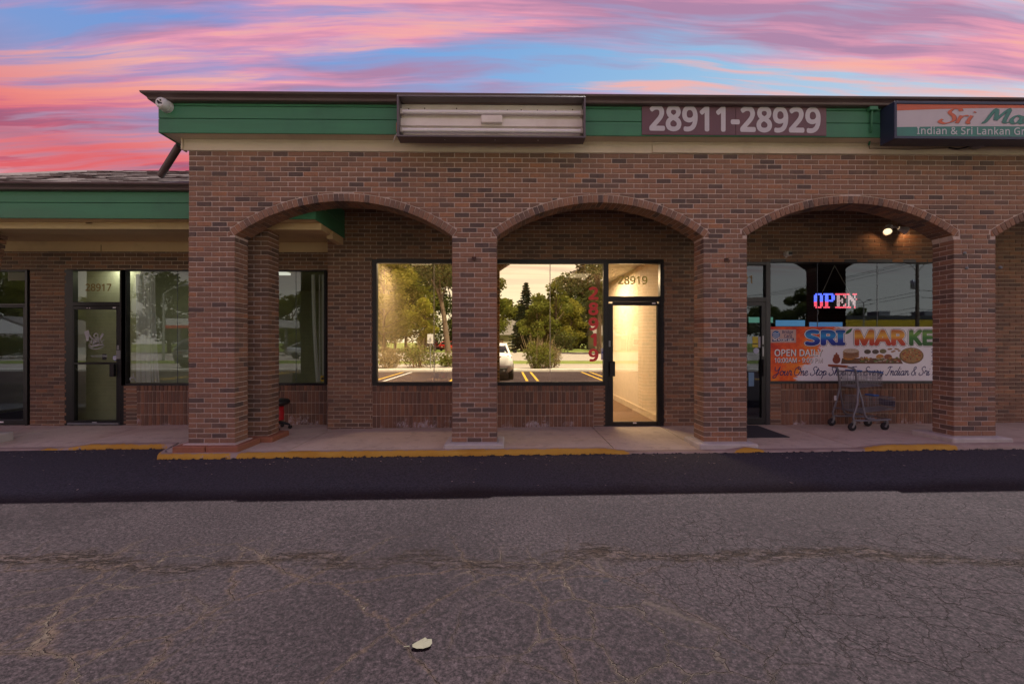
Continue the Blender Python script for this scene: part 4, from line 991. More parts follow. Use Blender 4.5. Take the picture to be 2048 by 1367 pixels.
# ------------------------------------------------------------------ the lower wing at the side
wing = thing('side_building', (-6, YV, 0), 'low brick wing with green eaves and dark shop windows', 'building')
vX = lambda px: aX(px, YV); vZ = lambda py, px=300: aZ(py, YV, px)
HV = vZ(539.5); SV = vZ(770); ZWS = 3.27; GV = YV + .045
WXL = -10.5
vh = [(vX(-80), vX(60), -1, HV), (vX(133), vX(247), -1, HV), (vX(247), vX(655), SV, HV)]
mb = MB(); slab(mb, WXL, XL - .001, -.05, 3.4, YV + .002, YV + .2, vh); wv_ = mb.build('wing_wall', MORTAR_B, wing)
REC = []; RSOL = []
bv = [(vX(247), vX(655), -1, SV + .002)]
lay_wall(REC, wv_, WXL, XL, .04, 3.15, YV, holes=vh + bv, xorg=vX(60), proud=.006, zb=.04)
mb = MB(); mb.box(vX(274), vX(654), YV - .002, YV + .0015, 0, SV - .004); bk = mb.build('bulkhead', MORTAR_B, wing)
bulkhead(bk, RSOL, vX(274), vX(654), SV, .06, YV - .002, True); bulkhead(wv_, REC, vX(247), vX(274), SV, .06, YV, False)
# its own columns
WCY0, WCY1 = .53, .835
cR = aX(536, WCY0); wcols = [(cR - .61, cR), (aX(-52, WCY0) - .61, aX(-52, WCY0))]
for i, (a, b) in enumerate(wcols):
    mb = MB(); mb.box(a + .001, b - .001, WCY0 + .001, WCY1 - .001, .14, 3.17); c = mb.build('column', MORTAR, wing); column(REC, c, a, b, WCY0, WCY1, .165, 3.17, .165)
    if i == 0:
        mb = MB(); mb.box(a - .12, b + .11, WCY0 - .1, WCY1 + .12, .02, .155, .014); mb.build('coping_stone', B_PLINTH, wing)
    else:
        mb = MB(); mb.box(a - .12, b + .12, WCY0 - .1, WCY1 + .12, .0, .15, .014); mb.build('plinth', CONC_GREY, wing)
        k = 0
        while 2.25 + k * CH < 3.16:                       # half arch springing from the column, course by course
            z = .165 + CH * floor((2.25 - .165) / CH) + k * CH; ex = .17 * max(0.0, (z - 2.2) / .95) ** 1.6
            REC.append((weight(b, b + ex, WCY0, z, z + .058), c, ('box', b - .1, b + ex + .005, WCY0 - .004, WCY1, z, z + CH - JT), tone())); k += 1
lay_objs(REC, B_WALL, 'brick', 300, 'brick_courses'); lay_objs(RSOL, B_SOLD, 'soldier_brick', 300, 'soldier_courses')
XE = aX(628, .30)                                # the wing's eaves run on behind the arcade
WE = .30; WG = .30
mb = MB(); mb.box(WXL, XE, WCY0 + .02, WCY1 + .05, 3.172, ZWS - .001, .004); mb.build('eaves_beam', YCREAM, wing)
mb = MB(); mb.box(WXL, XE, WE + .02, YV + .25, ZWS, ZWS + .02); mb.build('soffit', YCREAM, wing)
mb = MB(); mb.box(WXL, XL - .002, YV - .03, YV - .0085, ZWS - .175, ZWS - .001, .003); mb.build('frieze_board', YCREAM, wing)
mb = MB(); mb.box(vX(205), vX(205) + .008, YV - .034, YV - .0305, ZWS - .172, ZWS - .06); mb.build('board_joint_strip', M('split_joint', (.2, .13, .07), .8), wing)
p = at(184, 440, WE + .3); mb = MB(); mb.box(p[0] - .05, p[0] + .05, WE + .25, WE + .36, ZWS - .03, ZWS - .001, .006); mb.build('soffit_vent_cap', YCREAM, wing)
mb = MB(); mb.box(XE - .1, XE, 1.0, YW - .02, ZWS - .13, ZWS - .001, .004); mb.build('return_trim', YCREAM, wing)
ZW1 = aZ(376, WE, 200)
zb_ = ZWS - .012; zm = aZ(405.5, WE, 200)
for z0, z1 in ((zb_, zm - .003), (zm + .003, ZW1 + .03)):
    mb = MB(); mb.box(WXL, XE, WE, WE + .02, z0, z1, .004); mb.build('fascia_board', GREEN, wing)
    mb = MB(); mb.box(XE + .0005, XE + .0205, WE, YW - .01, z0, z1, .004); mb.build('fascia_board', GREEN, wing)
mb = MB(); mb.box(WXL, XE, WE + .0205, WE + .05, ZWS + .021, ZW1 - .002); mb.build('fascia_backing', DARKIN, wing)
mb = MB(); mb.box(vX(112) - .0, vX(112) + .006, WE - .0015, WE + .002, zm, ZW1); mb.build('board_joint_strip', M('green_joint', (.02, .1, .05), .7), wing)
ZWG = aZ(364, WE - .135, 200)
gutter(WXL, WX0 + .0, WE, ZWG, False, wing)
mb = MB(); mb.box(WXL, XE, WE + .021, WE + .06, ZW1, ZWG - .012); mb.build('gutter_backing', GUTTER, wing)
# shingled roof laid course by course
roof = MB(); pw = .417; y0 = WE - .06; z0 = ZWG - .012; yr = 5.1
roof.add([(WXL, y0, z0), (XL + .0, y0, z0), (XL, yr, z0 + pw * (yr - y0)), (WXL, yr, z0 + pw * (yr - y0)), (WXL, 2 * yr - y0, z0), (XL, 2 * yr - y0, z0)], [(0, 1, 2, 3), (3, 2, 5, 4)])
rf = roof.build('roof', SHINGLE, wing)
sh = MB(); yy = y0 - .02; rowi = 0
while yy < yr - .1:
    X = -9.6 + R.uniform(0, .2)
    while X < WX0 - .02:
        w = R.uniform(.2, .42); lift = R.uniform(.004, .016) + (.012 if R.random() < .12 else 0); x1 = min(X + w - .008, WX0 - .01); zf = z0 + pw * (yy - y0)
        sh.add([(X, yy, zf + lift), (x1, yy, zf + lift), (x1, yy + .2, zf + pw * .2 + .003), (X, yy + .2, zf + pw * .2 + .003), (X, yy, zf - .002), (x1, yy, zf - .002)], [(0, 1, 2, 3), (0, 1, 5, 4)]); X += w
    yy += .145; rowi += 1
sh.build('shingle_courses', SHINGLE, wing, kind='stuff', flip=False)
mb = MB(); pz_ = lambda y: z0 + pw * (y - y0) + .022
mb.add([(-5.15, .42, pz_(.42)), (WX0 - .004, .3, pz_(.3)), (WX0 - .004, .75, pz_(.75)), (-4.9, .6, pz_(.6))], [(0, 1, 2, 3)]); mb.build('flashing_patch', M('black_flashing', (.03, .03, .035), .6), wing, flip=False)
# wing openings
def vb(mb, *r, y0=GV - .05, y1=GV + .05): return pbox(mb, *r, GV, y0, y1)
d1 = emptypart('door', wing, (vX(190), GV, .1))
mb = MB()
for r in ((134, 151, 540, 850), (244, 256, 540, 850), (151, 244, 540, 541.5), (151, 244, 604, 612), (139, 244, 539.7, 541)): vb(mb, *r)
mb.build('door_frame', BLACKF, d1)
mb = MB()
for r in ((146, 153, 612.5, 848), (236.5, 244, 612.5, 848), (153, 236.5, 612.5, 619), (153, 236.5, 840, 848), (153, 236.5, 724, 728)): vb(mb, *r, y0=GV - .045, y1=GV + .02)
mb.build('door_leaf', BLACKF, d1)
pane(d1, 151, 238, 617, 842, GV - .008, G_GREEN); pane(d1, 149, 246, 540.5, 606, GV, G_GREEN, 'transom_pane')
mb = MB(); vb(mb, 144, 245, 843.5, 847.5, y0=GV - .09, y1=GV - .046); mb.build('threshold', STEELG, d1)
text('door_number', '28917', aX(171, GV), aX(223, GV), aZ(582, GV, 200), aZ(567, GV, 200), GV - .002, M('dull_gold_vinyl', (.30, .20, .05), .6), d1, .02)
mb = MB(); vb(mb, 228.5, 237, 727, 752, y0=GV - .1, y1=GV - .046); mb.build('pull_handle', BLACKP, d1)
mb = MB(); vb(mb, 238, 242.5, 690, 699, y0=GV - .05, y1=GV - .0455); vb(mb, 237.5, 246, 700, 717, y0=GV - .0535, y1=GV - .0505); mb.build('lock_plate', STEELG, d1)
mb = MB()
for r in ((230, 236, 614, 616.5), (189, 198, 842.5, 845), (178, 180, 615, 617), (183, 185, 615, 617)): vb(mb, *r, y0=GV - .047, y1=GV - .0455)
mb.build('maker_label', WHV, d1)
# barber crest on the glass: pole, crossed razors, ribbon
LYd = GV - .0105; crest = MB()
def poly(mb, pts, Y=LYd): mb.add([at(a, b, Y) for a, b in pts], [list(range(len(pts)))])
def line(mb, pts, w, Y=LYd):
    vs, fs = [], []
    for i, p_ in enumerate(pts):
        q0 = pts[max(0, i - 1)]; q1 = pts[min(len(pts) - 1, i + 1)]; a = atan2(q1[1] - q0[1], q1[0] - q0[0])
        vs += [at(p_[0] - sin(a) * w, p_[1] + cos(a) * w, Y), at(p_[0] + sin(a) * w, p_[1] - cos(a) * w, Y)]
    mb.add(vs, [(2 * i, 2 * i + 1, 2 * i + 3, 2 * i + 2) for i in range(len(pts) - 1)])
line(crest, [(192 + 4.2 * cos(t * pi / 8), 670.5 + 4.2 * sin(t * pi / 8)) for t in range(17)], .9)
for k in range(5): line(crest, [(187, 679 + 3 * k), (192, 677.5 + 3 * k), (197.5, 676 + 3 * k)], .85)
line(crest, [(187, 676), (186, 691)], .5); line(crest, [(197.5, 675), (198.5, 690)], .5)
poly(crest, [(204, 666), (208, 668), (201, 679), (198.5, 677)]); poly(crest, [(168, 663), (177.5, 659.5), (178.5, 668), (177, 681), (173, 682), (171, 673)]); line(crest, [(178, 669), (185, 678)], 1.2)
line(crest, [(184, 679), (181, 686), (177, 692)], .6); line(crest, [(201, 679), (203.5, 685), (208, 692)], .6); line(crest, [(178.5, 681), (184, 685)], .5); line(crest, [(208.5, 679), (202, 684)], .5)
line(crest, [(177, 690), (184, 692.5), (192, 691.5), (200, 689), (208, 690)], 1.0); line(crest, [(178, 694), (185, 697), (192, 698), (200, 695.5), (206, 693.5)], .7); line(crest, [(184, 688), (198, 685)], .8)
crest.build('barber_crest', M('white_window_vinyl', (.55, .55, .56), .6), d1, flip=False)
text('door_notice', 'NO SOLICITING', aX(182.5, LYd), aX(214.5, LYd), aZ(713.5, GV, 200), aZ(709.5, GV, 200), LYd - .001, M('pale_print', (.5, .54, .53), .6), d1, .02)
mb = MB(); vb(mb, 205.5, 214.5, 707.5, 719, y0=LYd - .0005, y1=LYd); mb.build('black_sticker', BLACKP, d1)
mb = MB(); mb.add(disc(230.5, 715.5, .046, LYd), [list(range(20))]); mb.build('round_sticker', M('blue_white_sticker', (.30, .36, .55), .6), d1)
mb = MB(); line(mb, [(226.5, 714), (234.5, 714)], .9, LYd - .001); line(mb, [(226.5, 717.5), (234.5, 717.5)], .9, LYd - .001); mb.build('sticker_print', WHV, d1, flip=False)
w1 = emptypart('window', wing, (vX(450), GV, 1.5))
mb = MB()
for r in ((247, 256.2, 540, 770), (256, 655, 539.5, 542.5), (256, 655, 765.5, 770), (650, 655.5, 542, 766)): vb(mb, *r)
mb.build('window_frame', BLACKF, w1)
for a, b in ((254, 355), (355.5, 592), (592.5, 652)): pane(w1, a, b, 541, 768, GV, G_GREEN)
for px in (355.2, 592.2):
    mb = MB(); vb(mb, px - .5, px + .5, 542, 766, y0=GV - .005, y1=GV + .005); mb.build('glass_joint', M('grey_glass_edge', (.1, .12, .15), .25), w1)
# wheelchair mark in the window corner
whl = MB(); line(whl, [(264 + 3.6 * cos(t * pi / 8), 758.5 + 3.6 * sin(t * pi / 8)) for t in range(2, 15)], .6, GV - .002); line(whl, [(266.5, 746), (266.5, 755), (270, 756), (271.5, 762)], .7, GV - .002); line(whl, [(259, 758), (263, 752)], .5, GV - .002)
whl.build('wheelchair_mark', M('pale_print', (.5, .54, .53), .6), w1, flip=False)
mb = MB(); vb(mb, 641, 649, 751, 762, y0=GV - .002, y1=GV - .001); mb.build('yellow_sticker', M('sticker_yellow', (.45, .36, .02), .6), w1)
mb = MB(); mb.add(disc(645, 756.5, .025, GV - .003), [list(range(20))]); mb.build('sticker_print', BLACKP, w1)
d0 = emptypart('door', wing, (vX(20), GV, .1))
mb = MB()
for r in ((-80, -70, 540, 850), (55.5, 60, 540, 850), (-70, 56, 540, 543), (-70, 56, 607, 612)): vb(mb, *r)
mb.build('door_frame', BLACKF, d0)
mb = MB()
for r in ((-70, -62, 612.5, 848), (51.5, 55.3, 612.5, 848), (-62, 51.5, 612.5, 615), (-62, 51.5, 838, 848)): vb(mb, *r, y0=GV - .045, y1=GV + .02)
mb.build('door_leaf', BLACKF, d0)
pane(d0, -64, 53, 613, 842, GV - .008, G_DARK); pane(d0, -72, 57, 541, 609, GV, G_GREEN, 'transom_pane')
mb = MB(); vb(mb, 5, 13, 841, 844, y0=GV - .047, y1=GV - .0455); mb.build('maker_label', WHV, d0)
mb = MB(); vb(mb, 16, 52, 541, 561, y0=GV - .003, y1=GV - .002); mb.build('pale_notice', M('pale_green_notice', (.16, .17, .10), .6), d0)
room(wing, WXL + .3, XL - .06, YV + .205, 7.0, .08, 3.0, OLIVE, OLIVE, M('dim_floor', (.12, .11, .09), .8), OLIVE)
mb = MB(); mb.box(vX(258), vX(258) + .06, YV + .25, 3.4, .08, 2.9); mb.build('room_partition', OLIVE, wing)
mb = MB(); mb.box(vX(0), vX(258), YV + .55, YV + .6, .08, 2.95); mb.build('room_partition', OLIVE, wing)  # panel added close behind the door glass to catch outside light
mb = MB(); mb.box(vX(455) - .3, vX(455) + .3, YV + 1.3, YV + 1.7, 2.94, 2.985, .01); mb.build('ceiling_glow_panel', glow('added_pale_glow', (1, 1, .94), .35), wing)  # glowing panel added to brighten the dim wing room
l = bpy.data.lights.new('room_area_lamp', 'AREA'); l.energy = 2.2; l.size = .8; l.color = (1, 1.0, .94); lo = bpy.data.objects.new('room_area_lamp', l); COL.objects.link(lo); lo.location = (vX(455), YV + 1.5, 2.92)  # fill lamp added to lift the dark wing interior
l = bpy.data.lights.new('room_area_lamp', 'AREA'); l.energy = 1.5; l.size = .3; l.color = (1, 1.0, .90); lo = bpy.data.objects.new('room_area_lamp', l); COL.objects.link(lo); lo.location = (vX(195), YV + .38, 2.92)  # second added fill lamp, just behind the wing door
mb = MB(); mb.box(vX(195) - .2, vX(195) + .2, YV + .26, YV + .48, 2.94, 2.985, .01); mb.build('ceiling_glow_panel', glow('added_pale_glow', (1, 1, .94), .35), wing)  # made-up glow panel that goes with the fill lamp at the door
# vertical blinds pushed aside
m, q, o = new_mat('white_blind_fabric'); p = q.n('ShaderNodeBsdfDiffuse', ins={'Color': (.92, .93, .96, 1)}); tr = q.n('ShaderNodeBsdfTranslucent', ins={'Color': (.80, .82, .86, 1)}); mx = q.n('ShaderNodeMixShader', ins={0: .5}); q.set(mx, 1, p.outputs[0]); q.set(mx, 2, tr.outputs[0]); q.nt.links.new(mx.outputs[0], o.inputs[0]); BL = m
blind = emptypart('vertical_blind', wing, (vX(280), YV + .16, .8))
for i, px in enumerate((268, 276, 284, 291, 296, 300)):
    w = .09 if i < 3 else .03; x = vX(px); mb = MB(); vs = []
    for k in range(9):
        z = SV + .04 + (HV - SV - .1) * k / 8; sw_ = .05 * (1 - k / 8) ** 2 * (i * .3)
        for j in range(4): vs.append((x + w * (j / 3 - .5) + sw_, YV + .10 + .012 * sin(j * 1.6 + i), z))
    mb.add(vs, [(4 * k + j, 4 * k + j + 1, 4 * k + j + 5, 4 * k + j + 4) for k in range(8) for j in range(3)], True); mb.build('blind_slat', BL, blind, flip=False)
blind2 = emptypart('vertical_blind', wing, (vX(630), YV + .16, .8))
for i, (px, w) in enumerate(((622, .07), (634, .03), (643, .09))):
    x = vX(px); mb = MB(); vs = []
    for k in range(9):
        z = SV + .04 + (HV - SV - .1) * k / 8; sw_ = .08 * (1 - k / 8) ** 2 * (1 if i == 0 else .1)
        for j in range(4): vs.append((x + w * (j / 3 - .5) + sw_, YV + .10 + .014 * sin(j * 1.6 + i), z))
    mb.add(vs, [(4 * k + j, 4 * k + j + 1, 4 * k + j + 5, 4 * k + j + 4) for k in range(8) for j in range(3)], True); mb.build('blind_slat', BL, blind2, flip=False)

# ------------------------------------------------------------------ signs and fittings on the eaves
SY = -.41; LZ0, LZ1 = aZ(274.5, SY), aZ(191.5, SY); LX0, LX1 = aX(793.5, SY), aX(1171.5, SY)
SIGNF = M('dark_mauve_sign_metal', (.13, .108, .114), .4, .12, 4, 60, .04)
cab = thing('sign_cabinet', ((LX0 + LX1) / 2, EY, LZ0), 'empty light box sign without a face, showing two tubes', 'sign')
mb = MB(); fr = .022
mb.box(LX0, LX0 + fr, SY, EY - .004, LZ0, LZ1, .003); mb.box(LX1 - fr, LX1, SY, EY - .004, LZ0, LZ1, .003); mb.box(LX0 + fr, LX1 - fr, SY, EY - .004, LZ1 - .020, LZ1, .003); mb.box(LX0 + fr, LX1 - fr, SY, EY - .004, LZ0, LZ0 + .022, .003)
mb.build('cabinet_frame', SIGNF, cab)
REFL = M('grubby_white_reflector', (.80, .75, .67), .55, .05, 3, 50, .04, dirt=(.40, .30, .2), dirt_amt=.35, stretch=(.4, 1, 4))
mb = MB(); x0, x1 = LX0 + fr, LX1 - fr; zc = (LZ0 + LZ1) / 2; yb = EY - .02
pr = [(LZ1 - .028, yb), (zc + .14, yb), (zc + .125, yb - .02), (zc + .035, yb - .015), (zc + .03, yb - .05), (zc - .065, yb - .055), (zc - .075, yb - .02), (zc - .16, yb - .02), (zc - .19, yb), (LZ0 + .028, yb)]
mb.add([(x, y, z) for z, y in pr for x in (x0, x1)], [(2 * i, 2 * i + 1, 2 * i + 3, 2 * i + 2) for i in range(len(pr) - 1)]); mb.build('reflector', REFL, cab, flip=False)
for z in (zc + .10, zc - .135):
    mb = MB(); mb.tube([(x0 + .03, yb - .075, z), (x1 - .03, yb - .075, z)], .026, 14); mb.build('fluorescent_tube', M('milky_tube_glass', (.84, .82, .80), .25, .02), cab)
    for x in (x0, x1 - .03):
        mb = MB(); mb.box(x, x + .03, yb - .10, yb - .001, z - .035, z + .035, .004); mb.build('lamp_holder', M('cream_plastic', (.55, .5, .42), .5), cab)
bx = aX(983, SY); mb = MB(); mb.box(bx - .135, bx + .135, yb - .115, yb - .056, zc - .045, zc + .05, .006); mb.build('ballast_cover', REFL, cab)
mb = MB()
for i in range(11): mb.lathe([(0, yb - .009), (.008, yb - .008), (.008, yb)], (x0 + .1 + i * .21 + R.uniform(-.03, .03), 0, LZ1 - .085 + R.uniform(-.03, .008)), 6, 'Y')
mb.build('rivet_row', HOOKM, cab, kind='stuff')
mb = MB()
for px in (888, 990, 1077): x = aX(px, SY); mb.lathe([(0, LZ0 - .004), (.007, LZ0 - .003), (.007, LZ0)], (x, -.33, 0), 6)
mb.build('drain_plug', WHITEP, cab)
mb = MB(); mb.box(LX0 - .045, LX0 - .001, EY - .05, EY - .002, LZ0 + .13, LZ0 + .25, .004); mb.build('junction_box', M('raw_wood_block', (.38, .22, .11), .8, .2), cab)
mb = MB(); mb.tube([(LX0 - .02, EY - .03, LZ0 + .13), (LX0 - .06, EY - .04, LZ0 + .07), (LX0 - .085, EY - .035, LZ0 + .0)], .005, 6); mb.build('loose_wire', WHITEP, cab)

AY = EY - .012
adr = thing('address_sign', (aX(1468, AY), AY, aZ(270, AY)), 'mauve address board with pale numbers 28911-28929 on the green fascia', 'sign')
PUR = M('faded_maroon_panel', (.145, .070, .082), .5, .1, 3, 60, .03, dirt=(.20, .11, .115), dirt_amt=.4)
for a, b, t0, t1, b0 in ((1284, 1471, 206.5, 206.5, 270), (1471.6, 1653, 208.5, 208.5, 271)):
    mb = MB(); pbox(mb, a, b, t0, b0, AY, AY, EY - .001, .002); mb.build('sign_panel', PUR, adr)
text('sign_numbers', '28911-28929', aX(1298.5, AY), aX(1641, AY), aZ(263.5, AY, 1470), aZ(211, AY, 1470), AY - .003, M('pale_grey_figures', (.58, .56, .58), .5, .06), adr, .030, tilt=-.0065)
mb = MB(); pbox(mb, 1472, 1575, 205.5, 207.3, AY, AY - .004, AY - .001, .001); pbox(mb, 1576, 1652, 207.6, 208.6, AY, AY - .004, AY - .001, .001); mb.build('sign_edge_strip', M('bare_wood_edge', (.45, .33, .2), .8), adr)

MY = -.44; mx0, mx1 = aX(1789, MY), aX(1789, MY) + 3.3; mz1, mz0 = aZ(202, MY, 1800), aZ(277, MY, 1800)
mk = thing('market_sign', (mx0 + 1.6, EY, mz0), 'navy framed Sri Market light box sign with orange and green bands', 'sign')
NAVF = M('navy_sign_metal', (.022, .030, .065), .4, .12, 4, 60, .04)
mb = MB(); e = .035
mb.box(mx0, mx0 + e, MY, EY - .003, mz0, mz1, .003); mb.box(mx1 - e, mx1, MY, EY - .003, mz0, mz1, .003); mb.box(mx0 + e, mx1 - e, MY, EY - .003, mz1 - e, mz1, .003); mb.box(mx0 + e, mx1 - e, MY, EY - .003, mz0, mz0 + e, .003); mb.build('cabinet_frame', NAVF, mk)
FYm = MY + .012; mw = M('sign_face_white', (.52, .48, .50), .4, .05, 3, 60, .02)
mb = MB(); mb.box(mx0 + e, mx1 - e, FYm, FYm + .02, mz0 + e, mz1 - e); mb.build('sign_face', mw, mk)
def band(name, fn, mat, lift):
    mb = MB(); vs = []
    for i in range(25):
        x = mx0 + e + (mx1 - mx0 - 2 * e) * i / 24; t = i / 24; a, b = fn(t); vs += [(x, FYm - lift, a), (x, FYm - lift, b)]
    mb.add(vs, [(2 * i, 2 * i + 1, 2 * i + 3, 2 * i + 2) for i in range(24)]); mb.build(name, mat, mk, flip=False)
ORG = M('print_sign_orange', (.58, .12, .045), .4, .08); TEAL = M('print_sign_green', (.035, .20, .155), .4, .08)
band('orange_band', lambda t: (mz1 - e - .083 + .045 * sin(pi * min(1, t * 1.05)) , mz1 - e), ORG, .002)
band('green_band', lambda t: (mz0 + e, mz0 + e + .115 + .02 * sin(pi * t)), TEAL, .002)
def sgeo(name, geo, px0, px1, py0, py1, mat, lift):
    Y = FYm - lift; mb = MB(); put_flat(mb, geo, aX(px0, Y), aX(px1, Y), aZ(py1, Y, (px0 + px1) / 2), aZ(py0, Y, (px0 + px1) / 2), Y); mb.build(name, mat, mk, flip=False)
for dx, dy, lift, mats in ((.6, .5, .003, (DKP, DKP)), (0, 0, .004, (ORG, TEAL))):
    sgeo('sign_lettering', stroke_geo('Sρι', .022, .20, .058, .5), 1875 + dx, 1953 + dx, 215 + dy, 248.5 + dy, mats[0], lift)
    sgeo('sign_lettering', stroke_geo('Maρket', .022, .20, .058, .5), 1962 + dx, 2150 + dx, 216 + dy, 249 + dy, mats[1], lift)
PALE = M('print_pale_letters', (.52, .55, .56), .5, .04)
sgeo('sign_small_lettering', serif_geo('Indian & Sri Lankan Groceries'), 1834, 2118, 254, 269.5, PALE, .004)

jb = thing('junction_box', (aX(1749, EY), EY, aZ(215, EY, 1749)), 'green painted junction box with conduit beside the navy sign', 'junction box')
mb = MB(); pbox(mb, 1740, 1757, 207.5, 219.5, EY - .06, EY - .06, EY - .001, .005); mb.build('box_body', GREEN, jb)
mb = MB(); mb.tube([at(1744, 219, EY - .03), at(1743.5, 240, EY - .03), at(1743, 262, EY - .03), at(1741, 276, -.10), at(1738, 290, -.045)], .012, 8); mb.build('conduit', GREEN, jb)
mb = MB(); mb.tube([at(1738, 289, -.045), at(1739, 297, -.045), at(1746, 296.5, -.045), at(1820, 299, -.045), at(1897, 295.5, -.045)], .006, 6); mb.build('cable', M('tan_cable', (.25, .18, .12), .7), jb)
fl = thing('sign_floodlight', (aX(1955, -.2), -.2, aZ(290, -.2, 1955)), 'small grey floodlight aimed upward under the navy sign', 'floodlight')
mb = MB(); mb.tube([at(1897, 295.5, -.045), at(1915, 298, -.08), at(1932, 295, -.14), at(1946, 290, -.2)], .010, 8); mb.build('cable', BLACKP, fl)
p = at(1957, 289, -.2); mb = MB(); v8 = [(-.075, 0, -.03), (.03, 0, -.045), (.075, 0, .035), (.0, 0, .045)]; mb.prism([(a, c) for a, b, c in v8], lambda u, v, d: (p[0] + u, p[1] + d, p[2] + v), -.05, .06, .008); mb.build('lamp_body', M('grey_lamp_metal', (.22, .22, .25), .4, metal=.5), fl)
mb = MB(); mb.box(p[0] + .012, p[0] + .075, -.262, -.252, p[2] - .02, p[2] + .04, .003); mb.build('lamp_label', WHITEP, fl)

# cameras and lamps
def dome_cam(name, loc, label):
    t = thing(name, loc, label, 'camera'); x, y, z = loc
    d = Vector((.0, -1.0, -.04)).normalized()
    mb = MB(); mb.tube([Vector(loc), Vector(loc) + d * .05], [.082, .078], 24); mb.build('camera_base', WHITEP, t)
    mb = MB(); mb.tube([Vector(loc) + d * .05, Vector(loc) + d * .075, Vector(loc) + d * .12, Vector(loc) + d * .135], [.074, .076, .066, .05], 24); mb.build('camera_head', WHITEP, t)
    c = Vector(loc) + d * .136; u = d.orthogonal().normalized(); w = d.cross(u)
    mb = MB()
    for k, rr in ((0, .017), (1, .011), (2, .011), (3, .011)):
        q = c + (u * cos(k * 1.7) + w * sin(k * 1.7)) * (.024 if k else .012); mb.tube([q - d * .004, q + d * .003], rr, 12)
    mb.build('lens_cluster', BLACKP, t)
p = at(332, 214, EY); dome_cam('security_camera', (p[0] + .02, EY, p[2]), 'white turret security camera on the green fascia corner')
t = thing('security_camera', at(1571, 509, YW), 'small white box camera on the brick above the market door', 'camera'); p = at(1571, 509, YW)
mb = MB(); mb.box(p[0] - .05, p[0] + .05, YW - .12, YW - .012, p[2] - .035, p[2] + .035, .01); mb.build('camera_body', WHITEP, t)
mb = MB(); mb.box(p[0] - .025, p[0] + .042, YW - .125, YW - .119, p[2] - .026, p[2] + .026, .004); mb.build('camera_window', BLACKP, t)
mb = MB(); mb.box(p[0] - .015, p[0] + .015, YW - .03, YW - .003, p[2] - .055, p[2] + .01, .004); mb.build('bracket', WHITEP, t)
LMY = YW - .13
tw = thing('twin_floodlight', at(1790, 452, YW), 'twin headed white floodlight, lit, high on the brick wall', 'floodlight'); p = at(1789, 455, LMY)
TWM = M('white_enamel', (.70, .68, .66), .4, .06)
mb = MB(); mb.lathe([(0, YW - .05), (.05, YW - .048), (.058, YW - .03), (.058, YW - .004)], (p[0], 0, p[2] + .03), 18, 'Y'); mb.build('mounting_plate', TWM, tw)
for (px, py, dv) in ((1775, 460, Vector((-.45, -.55, -.55))), (1806, 459, Vector((.93, -.15, -.38)))):
    h = Vector(at(px, py, LMY)); d = dv.normalized(); s_ = Vector((p[0], YW - .05, p[2] + .02)); rear = h - d * .07
    mb = MB(); mb.tube([s_, (s_ + rear) * .5 + Vector((0, -.02, .012)), rear], .014, 8); mb.build('lamp_arm', TWM, tw)
    mb = MB(); mb.tube([rear, rear + d * .03, h, h + d * .055, h + d * .06], [.028, .038, .05, .066, .060], 20, False); mb.build('lamp_hood', TWM, tw)
    mb = MB(); mb.tube([h + d * .03, h + d * .048], [.050, .054], 20); mb.build('bulb_face', glow('lit_bulb_face', (1.0, .72, .42), .9), tw)
    l = bpy.data.lights.new('flood_bulb', 'SPOT'); l.energy = 1.1; l.color = (1, .50, .22); l.spot_size = radians(130); l.spot_blend = .7; l.shadow_soft_size = .03; lo = bpy.data.objects.new('flood_bulb', l); COL.objects.link(lo); lo.location = h + d * .075; lo.rotation_euler = (Vector((d.x * .5, .55, -.7))).to_track_quat('-Z', 'Y').to_euler()

# ------------------------------------------------------------------ things on the pavement
mt = thing('doormat', (3.7, .95, wall_base(3.7) - .03), 'dark grey doormat before the market door behind the brick pillar', 'doormat')
mb = MB(); N = 10; vs = []; x0, x1, y0, y1 = 3.22, 4.22, .52, 1.38
sz = lambda X, Y: kerb_top(X) + (wall_base(X) - kerb_top(X)) * (Y - y_front(X) - .135) / (YW + .06 - y_front(X) - .135)
for i in range(N + 1):
    for j in range(3): X = x0 + (x1 - x0) * i / N; Y = y0 + (y1 - y0) * j / 2; vs.append((X, Y, sz(X, Y) + .012))
mb.add(vs, [(3 * i + j, 3 * i + j + 1, 3 * i + j + 4, 3 * i + j + 3) for i in range(N) for j in range(2)])
ed = [vs[3 * i] for i in range(N + 1)] + [vs[3 * N + 1], vs[3 * N + 2]] + [vs[3 * i + 2] for i in range(N - 1, -1, -1)] + [vs[1]]
mb.add(ed + [(a, b, c - .02) for a, b, c in ed], [(i, (i + 1) % len(ed), len(ed) + (i + 1) % len(ed), len(ed) + i) for i in range(len(ed))])
mb.build('rubber_mat', M('grey_ribbed_mat', (.045, .045, .05), .9, .25, 12, 160, .6), mt)

